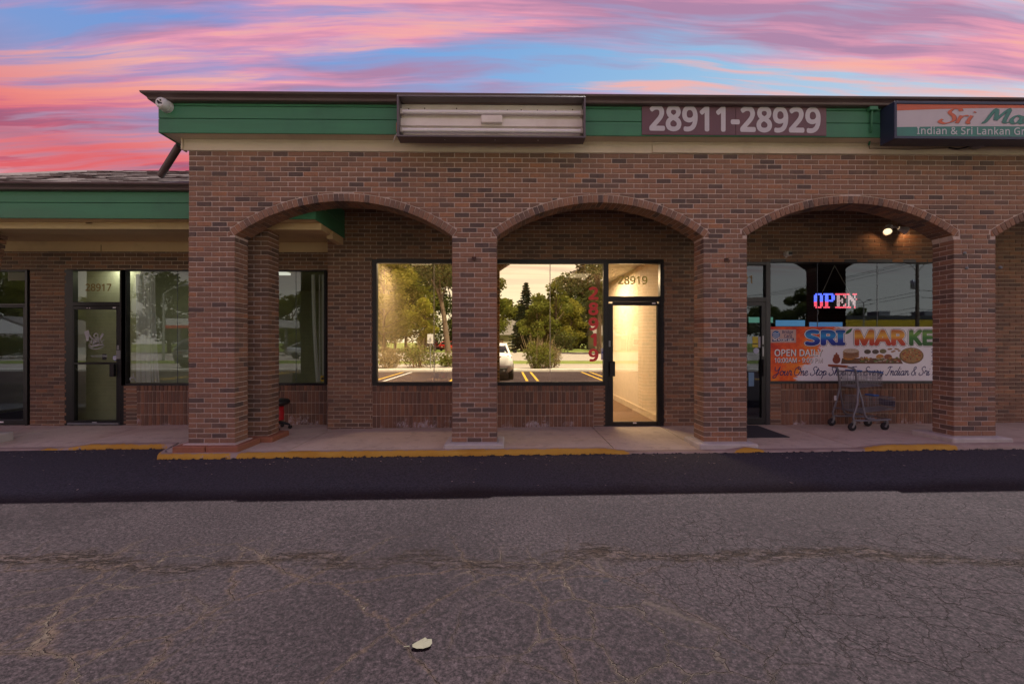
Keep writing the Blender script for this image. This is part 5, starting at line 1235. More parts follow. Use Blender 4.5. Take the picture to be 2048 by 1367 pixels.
# shopping cart, wheels on the slab, front to the right
cx0 = aX(1704, .85); zg = sz(cx0 + .25, 1.05) + .001
cart = thing('shopping_cart', (cx0 + .3, 1.08, zg), 'grey two tier shopping cart with orange handle by the market window', 'shopping cart')
yn, yf = .85, 1.29
def C(x, y, z): return (cx0 + x, y, zg + z)
for y, s_ in ((yn, 1), (yf, -1)):
    mb = MB(); yi = y + .03 * s_
    mb.tube([C(.12, yi, .64), C(.10, yi, .78), C(.085, yi, .93), C(.06, yi, .965), C(-.06, yi, 1.0)], .015, 8)
    mb.tube([C(.12, yi, .66), C(.085, y, .42), C(.02, y, .22), C(.02, y, .185), C(.045, y, .162), C(.12, y, .158), C(.45, y + .02 * s_, .162), C(.66, y + .06 * s_, .166)], .015, 8)
    mb.tube([C(.115, yi, .68), C(.16, y, .47), C(.20, y, .25), C(.225, y, .205), C(.26, y, .19), C(.36, y + .01 * s_, .185)], .014, 8)
    mb.build('side_frame', CARTG, cart)
mb = MB()
for x, z in ((.66, .166), (.02, .30), (.20, .26), (.2, .21)): mb.tube([C(x, yn + (.06 if x > .6 else 0), z), C(x, yf - (.06 if x > .6 else 0), z)], .007, 6)
mb.tube([C(.03, yn, .30), C(.185, yn, .30)], .005, 6); mb.tube([C(.03, yf, .30), C(.185, yf, .30)], .005, 6); mb.tube([C(.05, yn, .215), C(.2, yn, .215)], .005, 6)
mb.build('cross_rod', CARTG, cart, kind='stuff')
mb = MB(); mb.tube([C(-.06, yn + .02, 1.0), C(-.065, (yn + yf) / 2, 1.003), C(-.06, yf - .02, 1.0)], .019, 10); mb.build('handle', M('orange_brown_handle', (.45, .14, .05), .45, .12), cart)
WIRE = M('zinc_wire', (.30, .31, .34), .35, .1, metal=.6)
def basket(name, xr, xf, zt, zbr, zbf, wi):
    mb = MB(); r = .0032; y0, y1 = yn + .035 + wi, yf - .035 - wi; zt2 = zt - .012
    fy = .02
    for y in (y0, y1):
        s_ = fy if y == y0 else -fy
        for f_ in (0, .3, .72, 1): mb.tube([C(xr, y, zbr + (zt - zbr) * f_), C(xf, y + s_, zbf + (zt2 - zbf) * f_)], .0055 if f_ in (0, 1) else r, 5)
        n = int((xf - xr) / .026)
        for i in range(n + 1): t = i / n; mb.tube([C(xr + (xf - xr) * t, y + s_ * t, zbr + (zbf - zbr) * t), C(xr + (xf - xr) * t, y + s_ * t, zt + (zt2 - zt) * t)], r, 4, False)
    for x, zb_, zt_, s_ in ((xr, zbr, zt, 0), (xf, zbf, zt2, fy)):
        for f_ in (0, .5, 1): mb.tube([C(x, y0 + s_, zb_ + (zt_ - zb_) * f_), C(x, y1 - s_, zb_ + (zt_ - zb_) * f_)], .0055 if f_ != .5 else r, 5)
        for i in range(13): y = y0 + s_ + (y1 - y0 - 2 * s_) * i / 12; mb.tube([C(x, y, zb_), C(x, y, zt_)], r, 4, False)
    for i in range(1, 12): y = y0 + (y1 - y0) * i / 12; mb.tube([C(xr, y, zbr), C(xf, y, zbf)], r, 4, False)
    return mb.build(name, WIRE, cart)
basket('upper_basket', .10, .52, .915, .665, .70, 0); basket('lower_basket', .17, .74, .52, .275, .33, .01)
mb = MB(); mb.box(cx0 + .17, cx0 + .27, yn + .12, yf - .06, zg + .915, zg + .935, .008); mb.build('seat_flap', BLUEP, cart)
mb = MB(); mb.box(cx0 + .48, cx0 + .54, yn + .04, yf - .14, zg + .895, zg + .918, .008); mb.build('bumper_strip', BLUEP, cart)
mb = MB(); mb.box(cx0 + .42, cx0 + .52, yn + .1, yf - .16, zg + .525, zg + .548, .008); mb.build('bumper_strip', BLUEP, cart)
mb = MB(); mb.box(cx0 + .735, cx0 + .752, yn + .07, yf - .07, zg + .36, zg + .46, .006); mb.build('corner_guard', M('indigo_plastic', (.07, .06, .12), .5), cart)
mb = MB(); mb.box(cx0 + .035, cx0 + .075, yf - .016, yf - .004, zg + .42, zg + .50, .004); mb.build('tag', WHITEP, cart)
for x, y, yaw in ((0.0, yn, .25), (0.0, yf, .35), (.56, yn + .05, .15), (.56, yf - .06, .1)):
    w = emptypart('caster', cart, C(x, y, .062))
    mb = MB(); c = C(x, y, .062); mb.lathe([(.040, -.016), (.058, -.016), (.062, -.008), (.062, .008), (.058, .016), (.040, .016)], (c[0], c[1], c[2]), 22, 'Y'); mb.build('tyre', RUBBER, w)
    mb = MB(); mb.lathe([(.0, -.018), (.014, -.018), (.016, -.012), (.036, -.010), (.041, -.014), (.041, .014), (.036, .010), (.016, .012), (.0, .018)], c, 18, 'Y'); mb.build('wheel_hub', M('grey_hub', (.34, .34, .36), .4), w)
    mb = MB()
    for d_ in (-.024, .022): mb.prism([(-.012, -.012), (.012, -.012), (.05, .075), (.012, .08)], (lambda dd: (lambda u, v, d: (c[0] + u, c[1] + dd + d, c[2] + v)))(d_), 0, .003)
    mb.tube([(c[0] + .03, c[1], c[2] + .075), (c[0] + .03, c[1], c[2] + .105)], .018, 10); mb.build('caster_fork', STEELG, w)

# chair half hidden behind the side pillar
chx, chy = aX(551, 1.42), 1.42; cg = .075
ch = thing('swivel_chair', (chx, chy, cg), 'black swivel chair with red pedestal half hidden behind a pillar', 'chair')
mb = MB(); mb.lathe([(0, cg + .40), (.15, cg + .395), (.215, cg + .43), (.225, cg + .465), (.19, cg + .50), (0, cg + .51)], (chx, chy, 0), 24); mb.build('seat', BLACKP, ch)
mb = MB(); mb.prism([(-.19, .0), (.05, .0), (.085, .1), (.075, .25), (.0, .36), (-.19, .36)], lambda u, v, d: (chx + u, chy - .08 + d - .1 * (v - .1), cg + .50 + v), 0, .05, .012); mb.build('backrest', BLACKP, ch)
mb = MB(); mb.lathe([(0, cg + .155), (.12, cg + .156), (.128, cg + .17), (.128, cg + .385), (.1, cg + .395)], (chx, chy, 0), 22); mb.build('pedestal', REDP, ch)
for k in range(5):
    a = .3 + 2 * pi * k / 5; e = (chx + .22 * cos(a), chy + .22 * sin(a), cg + .07); mb = MB(); mb.tube([(chx, chy, cg + .13), (chx + .14 * cos(a), chy + .14 * sin(a), cg + .10), e], [.03, .022, .016], 8); mb.build('leg', BLACKP, ch)
    mb = MB(); mb.lathe([(0, -.022), (.026, -.022), (.03, -.012), (.03, .012), (.026, .022), (0, .022)], (e[0], e[1], cg + .032), 14, 'Y'); mb.build('caster', BLACKP, ch)

# a fallen leaf and little scraps on the lot
p = at(845, 1294, -4.1); d = ray(845, 1294); tt = -(ZC - gz(-.4, -4.1)) / d[2]; lx, ly = d[0] * tt, CAMY + d[1] * tt; lz = gz(lx, ly) + .006
LEAFM = M('dry_pale_leaf', (.115, .103, .066), .7, .08, 20, 120, .3)
mb = MB(); SCL = .8; ol = [(-.062, -.006), (-.055, -.026), (-.03, -.036), (.01, -.034), (.046, -.022), (.058, .004), (.05, .034), (.022, .036), (.008, .05), (-.012, .036), (-.04, .016)]
c0 = (lx, ly, lz + .012); mb.add([c0] + [(lx + a * SCL, ly + b * SCL, lz + .006 + max(0, b) * .22 + abs(a) * .08) for a, b in ol], [(0, i + 1, (i + 1) % len(ol) + 1) for i in range(len(ol))]); mb.add([(lx - .062, ly - .006, lz + .004), (lx - .09, ly - .012, lz + .006), (lx - .09, ly - .009, lz + .006), (lx - .062, ly - .001, lz + .004)], [(0, 1, 2, 3)])
mb.build('dry_leaf', LEAFM, None, 'pale dry leaf lying alone on the cracked asphalt', 'leaf', base=(lx, ly, lz), flip=False)
mb = MB()
for i in range(210):
    x = R.uniform(-8, 9); y = y_front(x) - abs(R.gauss(0, .22)) - .02 if R.random() < .8 else R.uniform(-1.6, -.3); z = gz(x, y) + .003; s_ = R.uniform(.003, .012); a = R.uniform(0, pi)
    mb.add([(x + s_ * cos(a + k * pi / 2) * (2 if k % 2 else .8), y + s_ * sin(a + k * pi / 2) * (2 if k % 2 else .8), z + .003 * (k == 1)) for k in range(4)], [(0, 1, 2, 3)])
mb.build('litter', M('pale_scraps', (.42, .34, .26), .9, .3), None, kind='stuff', base=(0, 0, 0), flip=False)
mb = MB()
for i in range(120):                                   # ragged lip of the asphalt where it meets the kerb
    x = -4.4 + 13 * R.random(); y = y_front(x) - R.uniform(-.004, .02); z = gz(x, y); r = R.uniform(.008, .03)
    mb.add([(x + r * cos(k * pi / 3) * R.uniform(.8, 2), y - .004 + r * .5 * sin(k * pi / 3), z + .002 + (.012 if k in (1, 2) else 0) * R.random()) for k in range(6)] + [(x, y, z + R.uniform(.004, .014))], [(k, (k + 1) % 6, 6) for k in range(6)])
mb.build('asphalt_crumbs', M('black_asphalt_chip', (.022, .022, .026), .9, .3, 20, 120, .5), None, kind='stuff', base=(0, 0, 0), flip=False)

# ------------------------------------------------------------------ what stands across the lot and shows in the glass
def leaf_mat(name, col, col2):
    m, q, o = new_mat(name); p = q.n('ShaderNodeBsdfPrincipled'); t = q.n('ShaderNodeAttribute', attribute_name='tone').outputs['Fac']
    q.set(p, 'Base Color', q.ramp(t, [(0, tuple(x * .55 for x in col)), (.5, col), (1, col2)])); p.inputs['Roughness'].default_value = .6
    tr = q.n('ShaderNodeBsdfTranslucent', ins={}); q.set(tr, 'Color', q.ramp(t, [(0, tuple(x * .8 for x in col)), (1, col2)]))
    mx = q.n('ShaderNodeMixShader', ins={0: .3}); q.set(mx, 1, p.outputs[0]); q.set(mx, 2, tr.outputs[0]); q.nt.links.new(mx.outputs[0], o.inputs[0]); return m
LF = [leaf_mat('foliage_yellow_green', (.27, .255, .045), (.42, .37, .075)), leaf_mat('foliage_mid_green', (.15, .17, .03), (.27, .27, .05)), leaf_mat('foliage_dark_green', (.06, .08, .02), (.14, .15, .035)), leaf_mat('foliage_bright', (.34, .34, .04), (.5, .46, .08)), leaf_mat('needles_dark', (.022, .038, .02), (.05, .065, .03)), leaf_mat('weed_tan', (.26, .20, .09), (.34, .28, .14))]
BARK = M('grey_brown_bark', (.15, .105, .07), .95, .3, 4, 30, .7, stretch=(3, 3, .6))
def leaves(mb, c, rad, n, s, flat=1.0):
    for i in range(n):
        u = Vector((R.gauss(0, 1), R.gauss(0, 1), R.gauss(0, 1))).normalized(); r = R.random() ** .45
        p = Vector(c) + Vector((u.x * rad[0], u.y * rad[1], u.z * rad[2])) * r
        a = Vector((R.gauss(0, 1), R.gauss(0, 1), R.gauss(0, .6))).normalized(); b = a.orthogonal().normalized(); w = s * R.uniform(.5, 1.2)
        mb.add([p - a * w, p - b * w * .55, p + a * w, p + b * w * .55], [(0, 1, 2, 3)]); mb.attr('tone', min(1, max(0, R.random() * .6 + .25 * u.z + .2)), 1)
def tree(base, h, spread, mat, label, lean=0.0, clumps=16, n=260, s=.28, lowf=.25, trunk=.28, name='broadleaf_tree', group=None):
    t = thing(name, base, label, 'tree', group); x, y, z = base; mb = MB(); top = Vector((x + lean, y, z + h * .72))
    mb.tube([(x, y, z - .1), (x + lean * .25, y, z + h * .25), (x + lean * .6, y, z + h * .5), top], [trunk, trunk * .75, trunk * .5, trunk * .2], 9)
    cr = MB()
    for i in range(clumps):
        f_ = lowf + (1 - lowf) * (i + R.random()) / clumps; prof = sin(pi * min(1, .12 + .86 * (f_ - lowf) / (1 - lowf + .01))) ** .7
        a = R.uniform(0, 2 * pi); rr = spread * prof * R.uniform(.35, .95)
        c = Vector((x + lean * f_ + rr * cos(a), y + rr * sin(a), z + h * f_ * .95)); st = Vector((x + lean * f_ * .7, y, z + h * max(.15, f_ * .62)))
        mb.tube([st, (st + c) / 2 + Vector((0, 0, -.1)), c], [trunk * .3, trunk * .18, .03], 5)
        q_ = spread * R.uniform(.32, .52); leaves(cr, c, (q_, q_, q_ * .72), n, s)
    mb.build('trunk', BARK, t); cr.build('crown', mat, t, flip=False); return t
def conifer(base, h, spread, label):
    t = thing('conifer_tree', base, label, 'tree'); x, y, z = base; mb = MB(); mb.tube([(x, y, z - .1), (x, y, z + h * .98)], [.22, .03], 8); cr = MB()
    k = 0; zz_ = .8
    while zz_ < h:
        rr = spread * 1.25 * (1 - zz_ / h) ** .8 * R.uniform(.75, 1.1) + .12; nb = 8
        for i in range(nb):
            a = 2 * pi * i / nb + k * .7 + R.uniform(-.2, .2); L = rr * R.uniform(.75, 1.1); e = Vector((x + L * cos(a), y + L * sin(a), z + zz_ - L * .25))
            mb.tube([(x, y, z + zz_), e], [.03, .01], 4)
            for j in range(4): c = Vector((x, y, z + zz_)).lerp(e, (j + 1) / 4); leaves(cr, c, (.16 + .1 * rr, .16 + .1 * rr, .13), 16, .17)
        zz_ += .36 + .02 * h * (1 - zz_ / h); k += 1
    mb.build('trunk', BARK, t); cr.build('crown', LF[4], t, flip=False)
def bush(base, rx, rz_, mat, label, n=1500, s=.12, name='bush', stalks=0):
    t = thing(name, base, label, 'bush'); cr = MB(); x, y, z = base
    for i in range(7): a = R.uniform(0, 2 * pi); leaves(cr, (x + rx * .5 * cos(a), y + rx * .5 * sin(a), z + rz_ * R.uniform(.3, .62)), (rx * .55, rx * .55, rz_ * .4), n // 7, s)
    cr.build('foliage', mat, t, flip=False)
    st = MB()
    for i in range(max(6, stalks)): a = R.uniform(0, 2 * pi); r = rx * R.random(); st.tube([(x + r * .4 * cos(a), y + r * .4 * sin(a), z - .03), (x + r * cos(a) * 1.1, y + r * sin(a) * 1.1, z + rz_ * (R.uniform(.8, 1.25) if stalks else .6))], [.02, .008], 4)
    st.build('stem', M('dry_stem', (.30, .22, .12), .9), t, kind='stuff')
def fill_tree(*a, **k): return tree(*a, **k)
def MT(px, dy): p = mir(px, 683, dy); return (p[0], p[1], .01)
def hh(py, dy): return ZC + (CY - py) / F * dy
G = 'trees across the road'
tree(MT(768, 70), hh(470, 70), 5.0, LF[0], 'tall pale yellowish tree across the road, seen at the mirrored window edge', clumps=26, n=330, s=.30, lowf=.12, group=G)
tree(MT(812, 78), hh(450, 78), 5.2, LF[1], 'tall mid green tree between the yellowish tree and the leaning one', clumps=26, n=330, s=.32, lowf=.15, group=G)
tree(MT(850, 68), hh(592, 68), 2.2, LF[3], 'small bright yellow green tree beside the leaning trunk', clumps=12, n=300, s=.22, lowf=.22, trunk=.14, group=G)
tree(MT(897, 60), hh(430, 60), 4.6, LF[2], 'tall dark tree with a leaning trunk across the road', lean=-2.2, clumps=20, n=300, s=.28, lowf=.55, trunk=.42, group=G)
tree(MT(905, 88), hh(520, 88), 5.5, LF[2], 'dark tree filling the gap behind the leaning trunk', clumps=22, n=320, s=.36, lowf=.1, group=G)
tree(MT(985, 82), hh(548, 82), 4.0, LF[1], 'broad green tree beside the house roof across the road', clumps=20, n=300, s=.30, lowf=.3, group=G)
for px, dy, py, sp_, mi, lab in ((735, 84, 500, 6, 1, 'broad green tree at the far end of the mirrored row'), (790, 96, 470, 6.5, 0, 'pale broad tree standing behind the mid green one'), (840, 98, 480, 6.5, 1, 'broad green tree standing behind the small bright one'), (955, 92, 540, 6, 1, 'wide green tree hidden behind the middle pillar reflection'), (1012, 104, 600, 5, 1, 'low green tree behind the house with the grey roof'), (1090, 100, 612, 5, 0, 'low yellowish tree behind the conifers'), (1130, 104, 585, 6, 1, 'wide green tree behind the narrow upright one'), (1175, 98, 560, 6, 2, 'wide dark tree behind the large overhanging one'), (1225, 96, 520, 6, 0, 'wide yellowish tree behind the door glass tree'), (1280, 100, 540, 6, 1, 'wide green tree past the door glass tree')):
    tree(MT(px, dy), hh(py, dy), sp_, LF[mi], lab, clumps=24, n=260, s=.42, lowf=.06, group=G)
conifer(MT(1052, 78), hh(563, 78), 2.6, 'tall dark pointed conifer across the road')
conifer(MT(1043, 74), hh(610, 74), 1.9, 'shorter dark conifer in front of the tall one')
tree(MT(1074, 70), hh(590, 70), 2.6, LF[1], 'round green tree just beside the conifers', clumps=16, n=280, s=.24, lowf=.25, trunk=.16, group=G)
tree(MT(1112, 76), hh(553, 76), 2.4, LF[1], 'narrow upright tree with bare looking branches by the conifers', clumps=15, n=170, s=.26, lowf=.3, group=G)
tree(MT(1198, 58), hh(440, 58), 4.6, LF[2], 'large dark overhanging tree near the road, behind the red numbers', clumps=26, n=330, s=.27, lowf=.28, trunk=.38, group=G)
tree(MT(1142, 80), hh(600, 80), 3.0, LF[0], 'low yellowish tree under the large overhanging one', clumps=15, n=260, s=.26, lowf=.15, group=G)
tree(MT(1258, 74), hh(480, 74), 4.4, LF[1], 'tall green tree seen in the door glass', clumps=22, n=300, s=.30, lowf=.2, group=G)
tree(MT(1310, 80), hh(560, 80), 4.0, LF[0], 'yellowish tree past the door side pillar', clumps=16, n=260, s=.30, lowf=.2, group=G)
tree(MT(1606, 95), hh(580, 95), 4.4, LF[2], 'dark rounded tree seen in the market window', clumps=16, n=300, s=.34, lowf=.3, group=G)
tree(MT(1535, 110), hh(608, 110), 6.0, LF[2], 'low dark tree mass beside the rounded tree in the market window', clumps=18, n=300, s=.42, lowf=.1, group=G)
tree(MT(1716, 120), hh(618, 120), 4.0, LF[2], 'small dark tree behind the twin lamp post', clumps=12, n=260, s=.4, lowf=.2, group=G)
for px, dy, py, m, lab in ((10, 60, 540, 1, 'green tree behind the gabled house'), (60, 66, 560, 1, 'second green tree behind the gabled house, with a thinner trunk'), (175, 62, 600, 1, 'green tree mirrored in the barber door'), (330, 60, 545, 2, 'dark tree behind the red edged canopy'), (385, 64, 560, 1, 'green tree at the end of the red edged canopy'), (580, 66, 588, 1, 'green tree mirrored in the blind window'), (640, 70, 575, 2, 'dark green tree between the blind window tree and the yellowish one'), (-60, 58, 560, 2, 'dark tree at the far end of the gabled house')):
    tree(MT(px, dy), hh(py, dy), 4.4, LF[m], lab, clumps=16, n=260, s=.3, lowf=.12, group=G)
bush(MT(838, 26.5), 1.15, hh(690, 26.5) + .1, LF[1], 'leafy weed clump behind the accessible parking sign', 1500, .08, stalks=26)
bush(MT(778, 26), 1.0, hh(688, 26), LF[5], 'tan feathery weed clump at the lot edge', 1200, .08, stalks=30)
bush(MT(1076, 25.2), .95, hh(683, 25.2) + .1, LF[1], 'tall weedy bush beside the white sedan', 1700, .08, stalks=34)
bush(MT(1098, 26.5), .8, hh(690, 26.5), LF[5], 'tan dry weeds behind the tall weedy bush', 800, .07, stalks=30)
bush(MT(905, 27), .9, hh(700, 27), LF[1], 'low weed clump behind the middle pillar reflection', 900, .08, stalks=12)
bush(MT(1128, 66), 2.1, 3.6, LF[2], 'rounded dark shrub across the road', 1500, .16, name='shrub')
bush(MT(25, 40), 3.4, 2.6, LF[2], 'wide dark shrub before the gabled house', 2200, .14, name='shrub')
bush(MT(-35, 42), 2.8, 2.4, LF[1], 'green shrub at the end of the wide dark one', 1500, .14, name='shrub')
# accessible parking sign
sp = MT(861, 24.5); sg = thing('parking_sign', sp, 'white accessible parking sign on a post at the lot edge', 'sign')
zt = hh(668, 24.5)
mb = MB(); mb.tube([(sp[0], sp[1], -.05), (sp[0], sp[1], zt + .05)], .03, 8); mb.build('post', STEELG, sg)
mb = MB(); mb.box(sp[0] - .16, sp[0] + .16, sp[1] + .032, sp[1] + .04, zt - .5, zt, .003); mb.build('sign_plate', WHITEP, sg)
mb = MB(); Yq = sp[1] + .043
mb.add([(sp[0] - .05 + .09 * cos(t * pi / 8) * (.9 if k else 1.15), Yq, zt - .33 + .09 * sin(t * pi / 8) * (.75 if k else 1.1)) for t in range(-8, 5) for k in (0, 1)], [(2 * i, 2 * i + 1, 2 * i + 3, 2 * i + 2) for i in range(12)]); mb.box(sp[0] - .02, sp[0] + .01, Yq - .001, Yq, zt - .33, zt - .17); mb.box(sp[0] - .1, sp[0] - .02, Yq - .001, Yq, zt - .35, zt - .32); mb.build('wheelchair_mark', M('sign_navy', (.02, .03, .12), .5), sg)
# cars
def loft(sec, n=20):
    vs = []; fs = []
    for (x, w, z0, z1, e) in sec:
        for k in range(n):
            a = 2 * pi * k / n; c_, s_ = cos(a), sin(a); sg_ = lambda v: (abs(v) ** e) * (1 if v >= 0 else -1)
            vs.append((x, w * sg_(c_), (z0 + z1) / 2 + (z1 - z0) / 2 * sg_(s_)))
    for i in range(len(sec) - 1):
        for k in range(n): fs.append((i * n + k, i * n + (k + 1) % n, (i + 1) * n + (k + 1) % n, (i + 1) * n + k))
    return vs, fs + [list(range(n)), list(range((len(sec) - 1) * n, len(sec) * n))[::-1]]
def car(loc, rz, col, label, tall=0.0, name='parked_car', cat='car'):
    """rear at x=0, nose at x=4.75"""
    t = thing(name, loc, label, cat, None, rz); H = 1.0 + tall
    paint = M('car_paint_%02x%02x%02x' % tuple(int(c * 255) for c in col), col, .22, .03, 2, 30, 0, coat=1.0); gl = M('car_glass', (.012, .014, .016), .06, .1, coat=.5); red = M('tail_lamp_red', (.22, .02, .02), .2, .15)
    b = .20
    mb = MB(); mb.add(*loft([(0, .70, .34 + b, .78 + b, .5), (.05, .84, .28 + b, .86 + b, .45), (.25, .90, .12 + b, .90 + b, .42), (.9, .92, .02 + b, .84 + b, .4), (1.6, .925, 0 + b, .80 + b, .4), (3.0, .92, 0 + b, .76 + b, .4), (3.8, .90, .02 + b, .70 + b, .42), (4.4, .84, .08 + b, .58 + b, .45), (4.7, .70, .18 + b, .48 + b, .5)]), smooth=True); mb.build('body', paint, t)
    r0 = .35 if tall < .2 else .08; r1 = 3.05
    mb = MB(); mb.add(*loft([(r0, .70, .78 + b, .92 + b, .5), (r0 + .45, .70, .75 + b, 1.14 + b + tall, .45), (1.35, .70, .72 + b, 1.25 + b + tall, .42), (2.1, .69, .72 + b, 1.25 + b + tall, .42), (2.6, .69, .70 + b, 1.10 + b + tall, .45), (r1 + .15, .72, .70 + b, .78 + b, .5)]), smooth=True); mb.build('cabin_glass', gl, t)
    mb = MB(); mb.add(*loft([(r0 + .55, .56, 1.12 + b + tall, 1.20 + b + tall, .5), (1.3, .60, 1.16 + b + tall, 1.275 + b + tall, .5), (2.1, .58, 1.16 + b + tall, 1.27 + b + tall, .5), (2.5, .54, 1.10 + b + tall, 1.17 + b + tall, .5)]), smooth=True); mb.build('roof_panel', paint, t)
    for s_ in (-1, 1):
        mb = MB(); mb.tube([(r0 - .05, .76 * s_, .84 + b), (r0 + .5, .655 * s_, 1.10 + b + tall), (1.2, .62 * s_, 1.22 + b + tall)], .055, 6); mb.build('roof_pillar', paint, t)
        mb = MB(); mb.prism([(.25 * s_, .74 + b), (.70 * s_, .78 + b), (.86 * s_, .74 + b), (.84 * s_, .64 + b), (.25 * s_, .68 + b)], lambda u, v, d: (d + .16 * max(0, abs(u) - .6) * 2, u, v), -.012, .1, .008); mb.build('tail_lamp', red, t)
        mb = MB(); mb.add(*loft([(4.35, .16, .42 + b, .56 + b, .6), (4.62, .12, .40 + b, .50 + b, .6)], 12)); mb.v = [(x, y + .6 * s_, z) for x, y, z in mb.v]; mb.build('headlamp', M('headlamp_glass', (.6, .6, .6), .1), t)
        mb = MB(); mb.add(*loft([(2.62, .10, .82 + b, .96 + b, .7), (2.75, .09, .83 + b, .95 + b, .7)], 12)); mb.v = [(x, y + 1.02 * s_, z) for x, y, z in mb.v]; mb.build('wing_mirror', BLACKP, t)
        mb = MB(); mb.tube([(-.02, .55 * s_, .20 + b), (.15, .55 * s_, .20 + b)], .045, 10); mb.build('exhaust_tip', STEELG, t)
        for x in (.92, 3.78):
            w = bpy.data.objects.new('wheel', None); COL.objects.link(w); w.parent = t; OFF[w.name] = Vector((0, 0, 0))
            mb = MB(); mb.lathe([(.20, -.1), (.31, -.1), (.33, -.07), (.33, .07), (.31, .1), (.20, .1)], (x, .83 * s_, .33), 22, 'Y'); mb.build('tyre', RUBBER, w)
            mb = MB(); mb.lathe([(0, -.085), (.21, -.095), (.22, 0), (.21, .095), (0, .085)], (x, .83 * s_, .33), 14, 'Y'); mb.build('rim', STEELG, w)
    mb = MB(); mb.prism([(-.62, .12 + b), (.62, .12 + b), (.7, .30 + b), (-.7, .30 + b)], lambda u, v, d: (d, u, v), .0, .12, .01); mb.build('rear_bumper', BLACKP, t)
    mb = MB(); mb.box(-.012, .02, -.16, .16, .44 + b, .56 + b, .003); mb.build('number_plate', WHITEP, t)
    return t
car((-.60, -8.35, .015), -pi / 2, (.86, .85, .83), 'white sedan parked facing the far kerb, seen in the mirrored window')
p = MT(884, 74); car((p[0], p[1], .02), -pi / 2 + .5, (.42, .02, .015), 'red hatchback on the drive across the road', .15)
p = MT(856, 72); car((p[0], p[1], .02), -pi / 2 + .2, (.02, .02, .022), 'black van on the drive across the road', .55, 'parked_van', 'van')
p = MT(352, 25); car((p[0], p[1], .015), -pi / 2 + .1, (.10, .10, .11), 'dark grey SUV parked before the red edged canopy', .3)
p = MT(574, 40); car((p[0], p[1], .03), .1, (.35, .36, .38), 'silver car on the road mirrored in the blind window')
# houses and the canopy
def house(base, w, d, h, rh, wall_c, label, ridge_x=True):
    t = thing('house', base, label, 'house'); x, y, z = base; mb = MB(); mb.box(x - w / 2, x + w / 2, y - d, y, z - .1, z + h); WL = M('house_siding_%d' % int(wall_c[0] * 100), wall_c, .7, .06, stretch=(.2, 1, 6)); mb.build('wall', WL, t)
    mb = MB(); o_ = .4
    if ridge_x: mb.prism([(-d - o_, h), (o_, h), (-d / 2, h + rh)], lambda u, v, q: (x + q, y + u, z + v), -w / 2 - o_, w / 2 + o_)
    else: mb.prism([(-w / 2 - o_, h), (w / 2 + o_, h), (0, h + rh)], lambda u, v, q: (x + u, y + q, z + v), o_ * .2, -d - o_)
    r_ = mb.build('roof', M('grey_shingle_roof', (.16, .14, .13), .9, .2), t)
    if not ridge_x:
        mb = MB(); mb.prism([(-w / 2 + .1, h + .05), (w / 2 - .1, h + .05), (0, h + rh - .35)], lambda u, v, q: (x + u, y + q, z + v), .12, .02); mb.build('gable', WL, t)
    for k in (-.3, .25):
        f_ = bpy.data.objects.new('window', None); COL.objects.link(f_); f_.parent = t; OFF[f_.name] = Vector((0, 0, 0))
        mb = MB(); a = x + w * k
        for q in ((a - .55, a - .47, z + .9, z + 2.1), (a + .47, a + .55, z + .9, z + 2.1), (a - .47, a + .47, z + 2.02, z + 2.1), (a - .47, a + .47, z + .9, z + .98)): mb.box(q[0], q[1], y + .001, y + .06, q[2], q[3])
        mb.build('frame', WHITEP, f_); mb = MB(); mb.box(a - .47, a + .47, y + .001, y + .03, z + .98, z + 2.02); mb.build('glass', M('house_glass', (.03, .035, .04), .1), f_)
    mb = MB(); a = x + .02 * w; mb.box(a - .45, a + .45, y + .001, y + .05, z, z + 2.05); mb.build('door', M('house_door', (.2, .12, .08), .6), t)
    return t
house(MT(1000, 88), 11, 8, 2.9, 3.0, (.45, .40, .33), 'tan house with a broad grey roof behind the green trees')
house(MT(-10, 50), 9, 9, 2.4, 2.0, (.62, .62, .60), 'white gabled house across the lot behind the shrubs', False)
house(MT(1245, 84), 10, 8, 2.7, 2.4, (.40, .33, .28), 'brown house half hidden behind trees, seen in the door glass')
cp = MT(420, 46); cn = thing('fuel_canopy', cp, 'flat white canopy with a red edge stripe on steel posts', 'canopy')
mb = MB(); mb.box(cp[0] - 5, cp[0] + 5.5, cp[1] - 7, cp[1], hh(652, 46), hh(636, 46) , .02); mb.build('canopy_roof', M('canopy_white', (.6, .6, .6), .5), cn)
mb = MB(); mb.box(cp[0] - 5.02, cp[0] + 5.52, cp[1] + .002, cp[1] + .03, hh(656, 46), hh(650, 46)); mb.build('red_stripe', M('canopy_red', (.5, .03, .03), .5), cn)
for dx in (-4, 4.4):
    for dy_ in (-.6, -6): mb = MB(); mb.box(cp[0] + dx - .12, cp[0] + dx + .12, cp[1] + dy_ - .12, cp[1] + dy_ + .12, 0, hh(652, 46) + .01); mb.build('post', STEELG, cn)
